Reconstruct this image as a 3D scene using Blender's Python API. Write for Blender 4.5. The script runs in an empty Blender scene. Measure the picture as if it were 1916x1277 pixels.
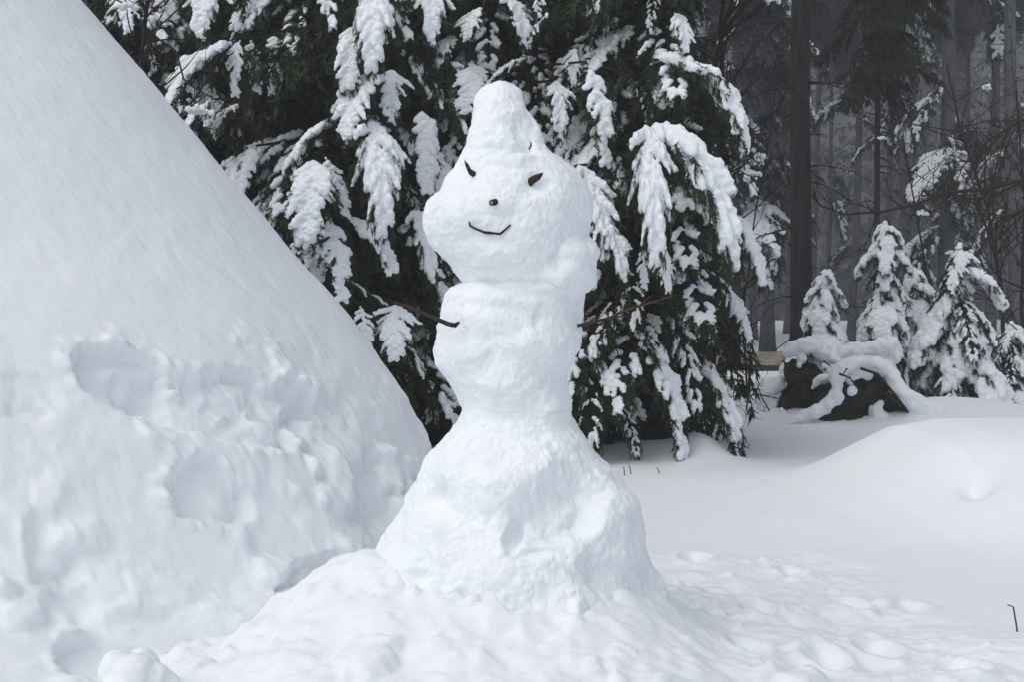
import bpy, bmesh, math, random
import numpy as np
from mathutils import Vector, Matrix, Quaternion

rnd = random.Random(7)
R = math.radians
SC = bpy.context.scene
COL = SC.collection

# ------------------------------------------------------------------ camera, sky, sun, exposure
W_PX, H_PX = 1916.0, 1277.0
LENS = 50.0
F = LENS / 36.0 * W_PX
CAM = np.array([0.0, 0.0, 1.25])
PITCH = math.atan((H_PX / 2 - 560.0) / F)
cam_d = bpy.data.cameras.new('camera')
cam_d.lens = LENS
cam_d.sensor_width = 36.0
cam_d.clip_start = 0.05
cam_d.clip_end = 1000.0
cam = bpy.data.objects.new('camera', cam_d)
COL.objects.link(cam)
cam.location = CAM
cam.rotation_euler = (R(90) - PITCH, 0, 0)
SC.camera = cam

SUN_EL, SUN_AZ = R(54), R(-48)      # azimuth measured from -Y (behind the camera) towards -X
sun_dir = Vector((-math.sin(-SUN_AZ) * math.cos(SUN_EL), -math.cos(SUN_AZ) * math.cos(SUN_EL), math.sin(SUN_EL)))
world = bpy.data.worlds.new('World')
SC.world = world
world.use_nodes = True
nt = world.node_tree
bg = nt.nodes['Background']
sky = nt.nodes.new('ShaderNodeTexSky')
sky.sky_type = 'NISHITA'
sky.sun_disc = False
sky.sun_elevation = SUN_EL
sky.sun_rotation = math.atan2(sun_dir.x, sun_dir.y)
sky.air_density = 1.0
sky.dust_density = 3.0
hsv = nt.nodes.new('ShaderNodeHueSaturation')
hsv.inputs['Saturation'].default_value = 0.42
nt.links.new(sky.outputs[0], hsv.inputs['Color'])
nt.links.new(hsv.outputs[0], bg.inputs[0])
bg.inputs[1].default_value = 0.15
sun_d = bpy.data.lights.new('sun', 'SUN')
sun_d.energy = 0.5
sun_d.angle = R(60)
sun_d.color = (1.0, 0.97, 0.93)
sun = bpy.data.objects.new('sun', sun_d)
COL.objects.link(sun)
sun.rotation_euler = sun_dir.to_track_quat('Z', 'Y').to_euler()

SC.view_settings.view_transform = 'Standard'
SC.view_settings.look = 'None'
SC.view_settings.gamma = 1.0
SC.view_settings.use_curve_mapping = False
SC.view_settings.exposure = 0.34
SC.render.engine = 'CYCLES'
SC.cycles.max_bounces = 8
SC.cycles.diffuse_bounces = 5
SC.cycles.glossy_bounces = 2
SC.cycles.transmission_bounces = 2
SC.cycles.volume_bounces = 0
SC.cycles.use_denoising = True
SC.cycles.use_adaptive_sampling = True


# ------------------------------------------------------------------ projection
def P(px, py, Y):
    """photo pixel at world depth Y -> world point"""
    x = (px - W_PX / 2) / F
    y = -(py - H_PX / 2) / F
    d = np.array([x, math.cos(PITCH) + y * math.sin(PITCH), -math.sin(PITCH) + y * math.cos(PITCH)])
    return CAM + d * (Y / d[1])


def proj(V):
    V = np.asarray(V) - CAM
    dep = V[..., 1] * math.cos(PITCH) - V[..., 2] * math.sin(PITCH)
    up = V[..., 1] * math.sin(PITCH) + V[..., 2] * math.cos(PITCH)
    dep = np.where(dep < 0.1, 0.1, dep)
    return W_PX / 2 + V[..., 0] / dep * F, H_PX / 2 - up / dep * F


# ------------------------------------------------------------------ noise
_rs = np.random.RandomState(3)
_G = _rs.normal(size=(512, 3))
_G /= np.linalg.norm(_G, axis=1)[:, None]


def _hash(i, j, k):
    return ((i * 73856093) ^ (j * 19349663) ^ (k * 83492791)) & 0x7fffffff


def perlin(p):
    p = np.asarray(p, dtype=np.float64)
    f0 = np.floor(p)
    i = f0.astype(np.int64)
    f = p - f0
    u = f * f * f * (f * (f * 6 - 15) + 10)
    out = np.zeros(len(p))
    for a in (0, 1):
        wa = u[:, 0] if a else 1 - u[:, 0]
        for b in (0, 1):
            wb = u[:, 1] if b else 1 - u[:, 1]
            for c in (0, 1):
                wc = u[:, 2] if c else 1 - u[:, 2]
                g = _G[_hash(i[:, 0] + a, i[:, 1] + b, i[:, 2] + c) % 512]
                d = f - np.array([a, b, c])
                out += wa * wb * wc * (g * d).sum(1)
    return out


def fbm(p, octv=4, gain=0.5):
    s, a, out = 1.0, 1.0, 0.0
    for o in range(octv):
        out = out + a * perlin(np.asarray(p) * s + o * 17.3)
        s *= 2.03
        a *= gain
    return out


def worley(p):
    p = np.asarray(p, dtype=np.float64)
    i = np.floor(p).astype(np.int64)
    best = np.full(len(p), 9.0)
    for a in (-1, 0, 1):
        for b in (-1, 0, 1):
            for c in (-1, 0, 1):
                q = i + np.array([a, b, c])
                h = _hash(q[:, 0], q[:, 1], q[:, 2])
                o = np.stack([(h % 1009) / 1009.0, (h // 7 % 1013) / 1013.0, (h // 31 % 1019) / 1019.0], 1)
                d = ((q + o - p) ** 2).sum(1)
                best = np.minimum(best, d)
    return np.sqrt(best)


def blocks(p):
    """broken lumps: a random height per cell, and how far inside its cell a point lies"""
    p = np.asarray(p, dtype=np.float64)
    i = np.floor(p).astype(np.int64)
    f1, f2 = np.full(len(p), 9.0), np.full(len(p), 9.0)
    hv_ = np.zeros(len(p))
    for a in (-1, 0, 1):
        for b in (-1, 0, 1):
            for c in (-1, 0, 1):
                q = i + np.array([a, b, c])
                h = _hash(q[:, 0], q[:, 1], q[:, 2])
                o = np.stack([(h % 1009) / 1009.0, (h // 7 % 1013) / 1013.0, (h // 31 % 1019) / 1019.0], 1)
                d = np.sqrt(((q + o - p) ** 2).sum(1))
                new = d < f1
                f2 = np.where(new, f1, np.minimum(f2, d))
                hv_ = np.where(new, (h // 17 % 997) / 997.0, hv_)
                f1 = np.where(new, d, f1)
    return hv_, f2 - f1


def sstep(a, b, x):
    t = np.clip((x - a) / (b - a), 0, 1)
    return t * t * (3 - 2 * t)


# ------------------------------------------------------------------ mesh helpers
def mesh_np(name, V, faces, mats, mat_idx=None, smooth=True):
    """faces: list of int arrays (n,3) / (n,4)"""
    me = bpy.data.meshes.new(name)
    V = np.asarray(V, dtype=np.float32)
    if not isinstance(faces, (list, tuple)):
        faces = [faces]
    faces = [np.asarray(f, dtype=np.int32) for f in faces if len(f)]
    me.vertices.add(len(V))
    me.vertices.foreach_set('co', V.ravel())
    loops = np.concatenate([f.ravel() for f in faces])
    sizes = np.concatenate([np.full(len(f), f.shape[1], dtype=np.int32) for f in faces])
    starts = np.concatenate([[0], np.cumsum(sizes)[:-1]]).astype(np.int32)
    me.loops.add(len(loops))
    me.loops.foreach_set('vertex_index', loops)
    me.polygons.add(len(sizes))
    me.polygons.foreach_set('loop_start', starts)
    if smooth:
        me.polygons.foreach_set('use_smooth', np.ones(len(sizes), dtype=bool))
    for m in mats:
        me.materials.append(m)
    if mat_idx is not None:
        me.polygons.foreach_set('material_index', np.asarray(mat_idx, dtype=np.int32))
    me.update(calc_edges=True)
    me.validate()
    return me


def verts_of(me):
    a = np.empty(len(me.vertices) * 3, dtype=np.float32)
    me.vertices.foreach_get('co', a)
    return a.reshape(-1, 3).astype(np.float64)


def normals_of(me):
    a = np.empty(len(me.vertices) * 3, dtype=np.float32)
    me.vertices.foreach_get('normal', a)
    return a.reshape(-1, 3).astype(np.float64)


def link(name, me, parent=None):
    o = bpy.data.objects.new(name, me)
    COL.objects.link(o)
    if parent is not None:
        o.parent = parent
    return o


def tag(o, label=None, cat=None, group=None, kind=None):
    if label:
        o['label'] = label
    if cat:
        o['category'] = cat
    if group:
        o['group'] = group
    if kind:
        o['kind'] = kind
    return o


def thing(name, loc, label, cat, group=None):
    o = bpy.data.objects.new(name, None)
    o.empty_display_size = 0.1
    COL.objects.link(o)
    o.location = loc
    return tag(o, label, cat, group)


def grid_faces(nu, nv, wrap_u=False):
    """index = u*nv + v"""
    uu = np.arange(nu if wrap_u else nu - 1)
    u, v = np.meshgrid(uu, np.arange(nv - 1), indexing='ij')
    u, v = u.ravel(), v.ravel()
    u2 = (u + 1) % nu
    return np.stack([u * nv + v, u2 * nv + v, u2 * nv + v + 1, u * nv + v + 1], 1)


def tube(pts, rad, n=6):
    """returns verts, quads for a tube along pts (caps are left as tapered ends)"""
    pts = np.asarray(pts, dtype=np.float64)
    m = len(pts)
    rad = np.broadcast_to(np.asarray(rad, dtype=np.float64), (m,))
    t = np.gradient(pts, axis=0)
    t /= np.linalg.norm(t, axis=1)[:, None] + 1e-9
    ref = np.array([0.31, 0.87, 0.38]) if abs(t[0] @ np.array([0.31, 0.87, 0.38])) < 0.9 else np.array([1.0, 0, 0])
    V = []
    for k in range(m):
        a = np.cross(t[k], ref)
        a /= np.linalg.norm(a) + 1e-9
        b = np.cross(t[k], a)
        ang = np.arange(n) * 2 * math.pi / n
        V.append(pts[k] + rad[k] * (np.cos(ang)[:, None] * a + np.sin(ang)[:, None] * b))
    V = np.concatenate(V + [pts[:1], pts[-1:]])
    q = []
    for k in range(m - 1):
        for s in range(n):
            q.append((k * n + s, k * n + (s + 1) % n, (k + 1) * n + (s + 1) % n, (k + 1) * n + s))
    c0, c1 = m * n, m * n + 1
    for s in range(n):
        q.append((c0, (s + 1) % n, s, s))
        q.append((c1, (m - 1) * n + s, (m - 1) * n + (s + 1) % n, (m - 1) * n + (s + 1) % n))
    q = np.array(q, dtype=np.int32)
    return V, q


class Geo:
    """collects pieces of ONE mesh; triangles and quads kept apart, with a material slot each"""
    def __init__(self):
        self.V, self.T, self.Q, self.mt, self.mq, self.n = [], [], [], [], [], 0

    def add(self, V, faces, mi=0):
        V = np.asarray(V)
        faces = np.asarray(faces, dtype=np.int32)
        if not len(faces):
            return
        if faces.shape[1] == 4:
            deg = faces[:, 2] == faces[:, 3]
            if deg.any():
                t = faces[deg][:, :3] + self.n
                self.T.append(t)
                self.mt.append(np.full(len(t), mi))
            f = faces[~deg] + self.n
            self.Q.append(f)
            self.mq.append(np.full(len(f), mi))
        else:
            self.T.append(faces + self.n)
            self.mt.append(np.full(len(faces), mi))
        self.V.append(V)
        self.n += len(V)

    def tube(self, pts, rad, n=6, mi=0):
        self.add(*tube(pts, rad, n), mi)

    def arrays(self):
        T = np.concatenate(self.T) if self.T else np.zeros((0, 3), np.int32)
        Q = np.concatenate(self.Q) if self.Q else np.zeros((0, 4), np.int32)
        mi = np.concatenate((self.mt if self.T else []) + (self.mq if self.Q else []))
        return np.concatenate(self.V), T, Q, mi

    def mesh(self, name, mats, smooth=True):
        V, T, Q, mi = self.arrays()
        return mesh_np(name, V, [T, Q], mats, mi, smooth)


def _ico(sub):
    bm = bmesh.new()
    bmesh.ops.create_icosphere(bm, subdivisions=sub, radius=1)
    V = np.array([v.co[:] for v in bm.verts])
    T = np.array([[v.index for v in f.verts] for f in bm.faces])
    bm.free()
    return V, T


ICO_V, ICO_T = _ico(2)


def clump(name, C, Rr, voxel, mat, smooth=4, amp=0.0, freq=30.0, squash=1.0, fine=0.0):
    """one lumpy closed surface grown round spheres"""
    C = np.asarray(C, dtype=np.float64)
    Rr = np.asarray(Rr, dtype=np.float64)
    V = C[:, None, :] + Rr[:, None, None] * ICO_V[None] * np.array([1, 1, squash])
    n = len(ICO_V)
    T = ICO_T[None] + (np.arange(len(C)) * n)[:, None, None]
    me = mesh_np('tmp', V.reshape(-1, 3), T.reshape(-1, 3), [])
    ob = bpy.data.objects.new('tmp', me)
    COL.objects.link(ob)
    m = ob.modifiers.new('r', 'REMESH')
    m.mode = 'VOXEL'
    m.voxel_size = voxel
    if smooth:
        s = ob.modifiers.new('s', 'SMOOTH')
        s.factor = 0.5
        s.iterations = smooth
    dg = bpy.context.evaluated_depsgraph_get()
    dg.update()
    out = bpy.data.meshes.new_from_object(ob.evaluated_get(dg))
    bpy.data.objects.remove(ob)
    bpy.data.meshes.remove(me)
    out.name = name
    out.materials.clear()
    out.materials.append(mat)
    if amp:
        V = verts_of(out)
        N = normals_of(out)
        d = amp * fbm(V * freq + 5.1, 3)
        if fine:
            d = d + fine * perlin(V * freq * 5)
        V = V + N * d[:, None]
        out.vertices.foreach_set('co', V.astype(np.float32).ravel())
    out.polygons.foreach_set('use_smooth', np.ones(len(out.polygons), dtype=bool))
    out.update()
    return out


# ------------------------------------------------------------------ materials
def new_mat(name):
    m = bpy.data.materials.new(name)
    m.use_nodes = True
    t = m.node_tree
    b = t.nodes['Principled BSDF']
    return m, t, b


def noise_node(t, scale, detail=4, rough=0.55, coord=None, vec_scale=None):
    n = t.nodes.new('ShaderNodeTexNoise')
    n.inputs['Scale'].default_value = scale
    n.inputs['Detail'].default_value = detail
    n.inputs['Roughness'].default_value = rough
    c = t.nodes.new('ShaderNodeTexCoord')
    src = c.outputs['Object']
    if vec_scale is not None:
        mp = t.nodes.new('ShaderNodeMapping')
        mp.inputs['Scale'].default_value = vec_scale
        t.links.new(src, mp.inputs['Vector'])
        src = mp.outputs[0]
    t.links.new(src, n.inputs['Vector'])
    return n


def ramp(t, src, stops):
    r = t.nodes.new('ShaderNodeValToRGB')
    while len(r.color_ramp.elements) < len(stops):
        r.color_ramp.elements.new(0.5)
    for e, (p, c) in zip(r.color_ramp.elements, stops):
        e.position = p
        e.color = (*c, 1)
    t.links.new(src, r.inputs[0])
    return r


def bump(t, b, src, strength, dist, prev=None):
    n = t.nodes.new('ShaderNodeBump')
    n.inputs['Strength'].default_value = strength
    n.inputs['Distance'].default_value = dist
    t.links.new(src, n.inputs['Height'])
    if prev is not None:
        t.links.new(prev.outputs[0], n.inputs['Normal'])
    t.links.new(n.outputs[0], b.inputs['Normal'])
    return n


def snow_mat(name, col=(0.843, 0.88, 0.905), s1=25, s2=140, d1=0.012, d2=0.003, sss=0.25, streak=None):
    m, t, b = new_mat(name)
    n0 = noise_node(t, 3.0, 5)
    r = ramp(t, n0.outputs['Fac'], [(0.3, tuple(c * 0.975 for c in col)), (0.7, col)])
    t.links.new(r.outputs[0], b.inputs['Base Color'])
    b.inputs['Roughness'].default_value = 0.75
    b.inputs['Specular IOR Level'].default_value = 0.25
    b.inputs['Subsurface Weight'].default_value = sss
    b.inputs['Subsurface Radius'].default_value = (0.02, 0.026, 0.034)
    b.inputs['Subsurface Scale'].default_value = 1.0
    a1 = noise_node(t, s1, 6, 0.6, vec_scale=streak)
    k = bump(t, b, a1.outputs['Fac'], 0.6, d1)
    a2 = noise_node(t, s2, 4, 0.7)
    bump(t, b, a2.outputs['Fac'], 0.5, d2, k)
    return m


M_SNOW = snow_mat('snow_packed', d1=0.0055, d2=0.002, sss=0.0)
M_GROUND = snow_mat('snow_ground', d1=0.010, s1=18)
M_PILE = snow_mat('snow_pile', d1=0.010, s1=9)
M_LOAD = snow_mat('snow_on_branches', s1=45, s2=160, d1=0.008, d2=0.003, sss=0.15)


def simple_mat(name, c0, c1, scale, rough=0.8, bump_d=0.004, stretch=None, spec=0.2):
    m, t, b = new_mat(name)
    n = noise_node(t, scale, 6, 0.6, vec_scale=stretch)
    r = ramp(t, n.outputs['Fac'], [(0.32, c0), (0.68, c1)])
    t.links.new(r.outputs[0], b.inputs['Base Color'])
    b.inputs['Roughness'].default_value = rough
    b.inputs['Specular IOR Level'].default_value = spec
    if bump_d:
        bump(t, b, n.outputs['Fac'], 0.8, bump_d)
    return m


M_NEEDLE = simple_mat('spruce_needles', (0.015, 0.023, 0.010), (0.042, 0.058, 0.023), 6, 0.55, 0, spec=0.3)
M_NEEDLE_FAR = simple_mat('spruce_needles_wood', (0.014, 0.018, 0.013), (0.036, 0.044, 0.030), 3, 0.7, 0)
M_NEEDLE_HAZE = simple_mat('needles_haze_tint', (0.07, 0.076, 0.08), (0.16, 0.17, 0.178), .6, 0.8, 0)  # far wood needles lightened: distance haze painted into the colour
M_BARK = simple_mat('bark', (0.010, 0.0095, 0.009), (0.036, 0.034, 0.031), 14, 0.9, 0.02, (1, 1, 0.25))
M_NEEDLE_MIST = simple_mat('needles_mist_tint', (0.05, 0.055, 0.056), (0.115, 0.124, 0.128), 2, 0.8, 0)  # crowns of the back trees paled, mist put into their colour
M_BARK_MIST = simple_mat('bark_mist_tint', (0.062, 0.066, 0.069), (0.14, 0.147, 0.154), 9, 0.9, 0.02, (1, 1, 0.3))  # back trunks lightened towards the fog tone, haze painted in the bark
M_TWIG = simple_mat('twig_bark', (0.013, 0.010, 0.009), (0.042, 0.032, 0.026), 60, 0.8, 0.001)
M_REDTWIG = simple_mat('red_brown_twig', (0.030, 0.017, 0.012), (0.085, 0.05, 0.034), 60, 0.7, 0.001)
M_LEAF = simple_mat('dry_leaf', (0.014, 0.008, 0.006), (0.05, 0.026, 0.016), 90, 0.6, 0.002)
M_EARTH = simple_mat('dark_earth', (0.012, 0.011, 0.008), (0.05, 0.045, 0.028), 12, 0.95, 0.03)
M_ASPHALT = simple_mat('asphalt', (0.04, 0.04, 0.042), (0.07, 0.07, 0.072), 40, 0.7, 0.002)
M_DIRTY = simple_mat('gritty_snow', (0.30, 0.25, 0.19), (0.50, 0.45, 0.38), 5, 0.9, 0.02)
M_GREYTWIG = simple_mat('weathered_twig', (0.03, 0.026, 0.024), (0.09, 0.078, 0.07), 80, 0.85, 0.001)
M_WOODCUT = simple_mat('cut_wood', (0.25, 0.17, 0.09), (0.4, 0.3, 0.17), 90, 0.8, 0.001)


# ------------------------------------------------------------------ ground
def seg(a, b, step):
    n = max(1, int(round((b - a) / step)))
    return np.linspace(a, b, n, endpoint=False)


def gauss(x, y, cx, cy, sx, sy):
    return np.exp(-0.5 * (((x - cx) / sx) ** 2 + ((y - cy) / sy) ** 2))


ROAD_Y0, ROAD_Y1 = 24.8, 28.0


def ground_h(x, y, detail=True):
    x = np.asarray(x, dtype=np.float64)
    y = np.asarray(y, dtype=np.float64)
    p = np.stack([x, y, np.zeros_like(x)], -1).reshape(-1, 3)
    z = 0.05 * fbm(p * 0.35 + 3.3, 3).reshape(x.shape)
    z = z * sstep(2.0, 9.0, y)
    # long flat-topped bank on the right
    bx = np.interp(x + 0.12 * (y - 8.3), [0.6, 1.3, 1.8, 2.05, 2.2, 2.34, 2.5, 2.75, 3.5, 5.0, 7.5, 12], [0, .01, .06, .14, .235, .34, .435, .475, .485, .46, .25, 0])
    z = z + bx * sstep(6.3, 8.4, y) * (1 - sstep(8.8, 10.6, y))
    z = z - 0.09 * gauss(x, y, 2.50, 7.62, 0.05, 0.07) - 0.035 * gauss(x, y, 2.50, 7.75, 0.14, 0.2)
    # loose snow heaped round the foot of the snowman
    hx_, hy_ = x + 0.02, y - 4.92
    d = np.hypot(hx_, hy_)
    ang = np.arctan2(hy_, hx_)
    hl = np.interp(d, [0, .5, .62, .80, 1.0, 1.3, 1.7], [.36, .36, .31, .19, .12, .05, 0])
    hr = np.interp(d, [0, .45, .58, .68, .78, .95], [.25, .25, .16, .10, .05, 0])
    hf = np.interp(d, [0, .45, .75, 1.05, 1.5], [.25, .25, .15, .08, 0])
    wl, wr, wf = np.clip(-np.cos(ang), 0, 1) ** 1.5, np.clip(np.cos(ang), 0, 1) ** 1.5, np.clip(np.abs(np.sin(ang)), 0, 1) ** 1.5
    heap = (hl * wl + hr * wr + hf * wf) / (wl + wr + wf + 1e-6)
    z = z + heap
    # rise beside the uprooted stump, and small hummocks at the spruce foot
    z = z + 0.26 * gauss(x, y, 4.45, 14.3, 0.75, 0.55)
    z = z + 0.16 * gauss(x, y, P(1312, 840, 11.0)[0], 11.1, 0.16, 0.25)
    z = z + 0.10 * gauss(x, y, P(1215, 850, 11.2)[0], 11.4, 0.35, 0.3)
    z = z + 0.20 * gauss(x, y, P(1420, 740, 14.8)[0], 15.0, 0.5, 0.6)
    z = z + 0.16 * gauss(x, y, P(1855, 780, 12.0)[0], 12.0, 0.16, 0.2)
    # the road lies in a flat cut
    z = np.where((y > ROAD_Y0 - 1.5) & (y < ROAD_Y1 + 6), z * 0.3, z)
    z = z - 0.10 * sstep(ROAD_Y0 - 0.25, ROAD_Y0 + 0.05, y) * (1 - sstep(ROAD_Y1 - 0.05, ROAD_Y1 + 0.2, y))
    if detail:
        px, py = proj(np.stack([x, y, np.zeros_like(x)], -1))
        near = (y < 10.5) & (y > 1.5) & (np.abs(x) < 5)
        wob = 60 * perlin(p * 1.7 + 9.1).reshape(x.shape) * near
        tr = sstep(1025, 1090, py + wob) * (1 - sstep(1480, 1720, px + 2 * wob - (py - 1050) * 1.2))
        tr = np.maximum(tr, sstep(1165, 1215, py + wob))
        tr = tr * near
        tr = np.maximum(tr, sstep(0.02, 0.10, heap) * near)
        flat = tr.ravel() > 0.001
        tx = np.zeros(len(p))
        pq = p[flat]
        b1, e1 = blocks(pq * 6.5 + 0.5 * fbm(pq * 8, 3)[:, None])
        b2, e2 = blocks(pq * 15 + 0.5 * fbm(pq * 18, 2)[:, None])
        m1 = sstep(-0.1, 0.3, fbm(pq * 1.9 + 6, 3))
        m2 = sstep(-0.05, 0.3, fbm(pq * 2.7 + 16, 3))
        tx[flat] = (0.050 * fbm(pq * 2.4, 4, .55) + 0.055 * m1 * np.clip(b1 - .4, 0, 1) * sstep(.02, .35, e1)
                    + 0.028 * m2 * np.clip(b2 - .4, 0, 1) * sstep(.02, .4, e2) + 0.006 * fbm(pq * 30, 3))
        hm = sstep(.03, .12, heap).ravel()[flat]
        tx[flat] += hm * (0.022 * fbm(pq * 4.5 + 3, 4, .55) + 0.022 * np.clip(b1 - .5, 0, 1) * sstep(.02, .3, e1) + .014 * np.clip(b2 - .5, 0, 1) * sstep(.02, .3, e2))
        z = z + tr * tx.reshape(x.shape)
        # footprints
        for fx, fy, s in ((1545, 1240, 1.0), (1340, 1120, .8), (1420, 1160, .8), (1480, 1075, .6), (1640, 1215, .8), (1800, 1255, .9),
                          (1300, 1050, .7), (1590, 1140, .7), (1400, 1235, .9), (1700, 1140, .5), (1265, 1180, .6)):
            g = P(fx, fy, 1.25 * F / (fy - 560))
            rr_ = np.hypot((x - g[0]) / .07, (y - g[1]) / .12) + .3 * (perlin(p * 14).reshape(x.shape))
            z = z + s * near * (-0.055 * (1 - sstep(.6, 1.1, rr_)) + .018 * np.exp(-((rr_ - 1.35) / .3) ** 2))
        z = z + 0.006 * fbm(p * 2.2, 3).reshape(x.shape)
    return z


gx = np.concatenate([seg(-170, -30, 12), seg(-30, -6, 1.0), seg(-6, -2, 0.12), seg(-2, -1.5, 0.03), seg(-1.5, 3.2, 0.0145),
                     seg(3.2, 7, 0.06), seg(7, 30, 0.9), seg(30, 170.1, 12)])
gy = np.concatenate([seg(-40, 0, 8), seg(0, 3.2, 0.2), seg(3.2, 7.0, 0.014), seg(7, 10.5, 0.03), seg(10.5, 17, 0.07), seg(17, 24.2, 0.3),
                     seg(24.2, 28.8, 0.08), seg(28.8, 50, 0.8), seg(50, 180.1, 10)])
X, Y = np.meshgrid(gx, gy, indexing='ij')
Z = ground_h(X, Y)
me = mesh_np('ground', np.stack([X, Y, Z], -1).reshape(-1, 3), grid_faces(len(gx), len(gy)), [M_GROUND])
tag(link('ground', me), kind='structure')


def gz(x, y):
    return float(ground_h(np.array([x]), np.array([y]), False)[0])


# road and its gritty ploughed verge
rx = seg(-60, 60.1, 0.4)
ry = np.linspace(ROAD_Y0, ROAD_Y1, 9)
X, Y = np.meshgrid(rx, ry, indexing='ij')
Z = np.full_like(X, -0.055)
me = mesh_np('road', np.stack([X, Y, Z], -1).reshape(-1, 3), grid_faces(len(rx), len(ry)), [M_ASPHALT])
tag(link('road', me), kind='structure')
ry = np.linspace(0, 1, 12)
X, Tt = np.meshgrid(rx, ry, indexing='ij')
pp = np.stack([X, Tt * 2, X * 0], -1).reshape(-1, 3)
Y = ROAD_Y1 - 0.15 + Tt * 1.5 + 0.15 * fbm(pp * 0.8, 3).reshape(X.shape)
Z = -0.10 + (0.30 + 0.10 * fbm(pp * 0.6 + 8, 3).reshape(X.shape)) * np.sin(np.pi * np.clip(Tt * 0.98, 0, 1)) ** 0.7
me = mesh_np('verge', np.stack([X, Y, Z], -1).reshape(-1, 3), grid_faces(len(rx), len(ry)), [M_DIRTY])
tag(link('verge', me), kind='structure')

# ------------------------------------------------------------------ the steep snow heap on the left
PCX, PCY, PKY = -3.6, 6.8, 1.15
edge = [(150, 0), (200, 66), (284, 161), (386, 285), (463, 376), (536, 468), (617, 557), (660, 607), (696, 662), (739, 713), (774, 772),
        (794, 819), (807, 846)]
er, ez = [], []
for e in edge:
    q = P(e[0], e[1], PCY)
    er.append(math.hypot(q[0] - PCX, 0))
    ez.append(q[2])
er = [0.0, 0.5, 1.0] + er + [er[-1] + 0.12, er[-1] + 0.30, er[-1] + 0.6]
ez = [4.05, 3.80, 3.32] + ez + [ez[-1] - 0.26, 0.05, -0.25]


def prof(r):
    return np.interp(r, er, ez)


th = np.concatenate([seg(R(-112), R(18), R(130) / 820), seg(R(18), R(248), R(230) / 70)])
rr = np.concatenate([seg(0.02, 1.2, 0.06), seg(1.2, er[-1], 0.0085)])
TH, RR = np.meshgrid(th, rr, indexing='ij')
kern = np.array([1, 4, 6, 4, 1]) / 16.0
X = PCX + RR * np.cos(TH)
Y = PCY + RR * np.sin(TH) / PKY
# soften the piecewise profile
rs_ = np.linspace(0, er[-1], 500)
zs_ = prof(rs_)
for _ in range(60):
    zs_[2:-2] = np.convolve(zs_, kern, 'same')[2:-2]
Z = np.interp(RR, rs_, zs_)
V0 = np.stack([X, Y, Z], -1).reshape(-1, 3)
slope = -np.gradient(zs_, rs_)
SL = np.interp(RR, rs_, slope).ravel()
nx, ny = np.cos(TH).ravel(), (np.sin(TH) * PKY).ravel()
N0 = np.stack([nx * SL, ny * SL, np.ones_like(SL)], -1)
N0 /= np.linalg.norm(N0, axis=1)[:, None]
px, py = proj(V0)
front = (N0 * (CAM - V0)).sum(1) > -0.3
U0 = np.stack([TH.ravel() * 2.9 * .55, RR.ravel() * 1.55, TH.ravel() * 0], 1)     # noise stretched along the contour of the heap
w_a = 46 * fbm(U0 * 3.2, 3) + 26 * fbm(U0 * 8, 4, .6)
w_b = 46 * fbm(U0 * 3.2 + 31, 3) + 26 * fbm(U0 * 8 + 7, 4, .6)
qx, qy = px + w_a, py + w_b


def dent(cx, cy, ax, ay, rot, depth, edge_w=0.35):
    c, s = math.cos(R(rot)), math.sin(R(rot))
    dx, dy = qx - cx, qy - cy
    u, v = (dx * c + dy * s) / ax, (-dx * s + dy * c) / ay
    d = np.sqrt(u * u + v * v)
    if depth > .06:
        RIM[:] = np.maximum(RIM, np.exp(-((d - 1.08) / .22) ** 2) * (1 if edge_w < .45 else .6))
    return -depth * 0.40 * (1 - sstep(1 - edge_w * .8, 1 + edge_w * 0.25, d))


D = np.zeros(len(V0))
RIM = np.zeros(len(V0))
lowmask = sstep(560, 800, py + 0.35 * (300 - px) * 0 + w_a * 2)
D += 0.016 * fbm(V0 * 1.3, 4)
SP = np.stack([TH.ravel() * 3.0 * 8, RR.ravel() * 3.6, V0[:, 2] * 0], 1) + .6 * fbm(V0 * 2.5, 2)[:, None]
D += (1 - lowmask) * 0.0019 * fbm(SP, 4, .6) + 0.0045 * fbm(V0 * 9, 5, .6)
w1 = 1 - worley(U0 * 3.6 + 2.2)
rough = sstep(-0.15, 0.30, fbm(U0 * 2.2 + 44, 3))
D += lowmask * (0.030 * fbm(U0 * 2.2 + 1.7, 4, .45) + 0.008 * (w1 - 0.45))
chunk = np.clip(1 - worley(U0 * 9 + 0.5 * fbm(U0 * 6, 3)[:, None]), 0, 1)
chunk2 = 1 - worley(U0 * 22 + 0.5 * fbm(U0 * 14, 2)[:, None])
bh, be = blocks(U0 * 7 + 0.35 * fbm(U0 * 9, 3)[:, None])
bh2, be2 = blocks(U0 * 17 + 0.4 * fbm(U0 * 20, 2)[:, None])
rough2 = sstep(0.0, 0.35, fbm(U0 * 3.1 + 11, 3))
D += lowmask * rough * (0.060 * np.clip(bh - .45, 0, 1) * sstep(0.02, 0.3, be) + 0.012 * chunk2 - .01)
D += lowmask * rough2 * (0.034 * np.clip(bh2 - .5, 0, 1) * sstep(0.02, 0.35, be2))
D += lowmask * 0.006 * fbm(U0 * 30, 3, .6)
D += dent(250, 715, 105, 60, 25, 0.16, .22)
D += dent(430, 760, 200, 62, 10, 0.14, .4)
D += dent(600, 800, 70, 70, 0, 0.09, .5)
D += dent(395, 930, 85, 70, 20, 0.13, .25)
D += dent(510, 985, 120, 80, 30, 0.08, .6)
D += dent(590, 1095, 80, 62, -20, 0.17, .25)
D += dent(700, 930, 60, 70, 20, 0.09, .5)
D += dent(120, 1060, 45, 150, -22, 0.08, .7)
D += dent(60, 740, 60, 50, 0, 0.05, .6)
D += dent(190, 1240, 90, 40, 20, 0.15, .4)
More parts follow.
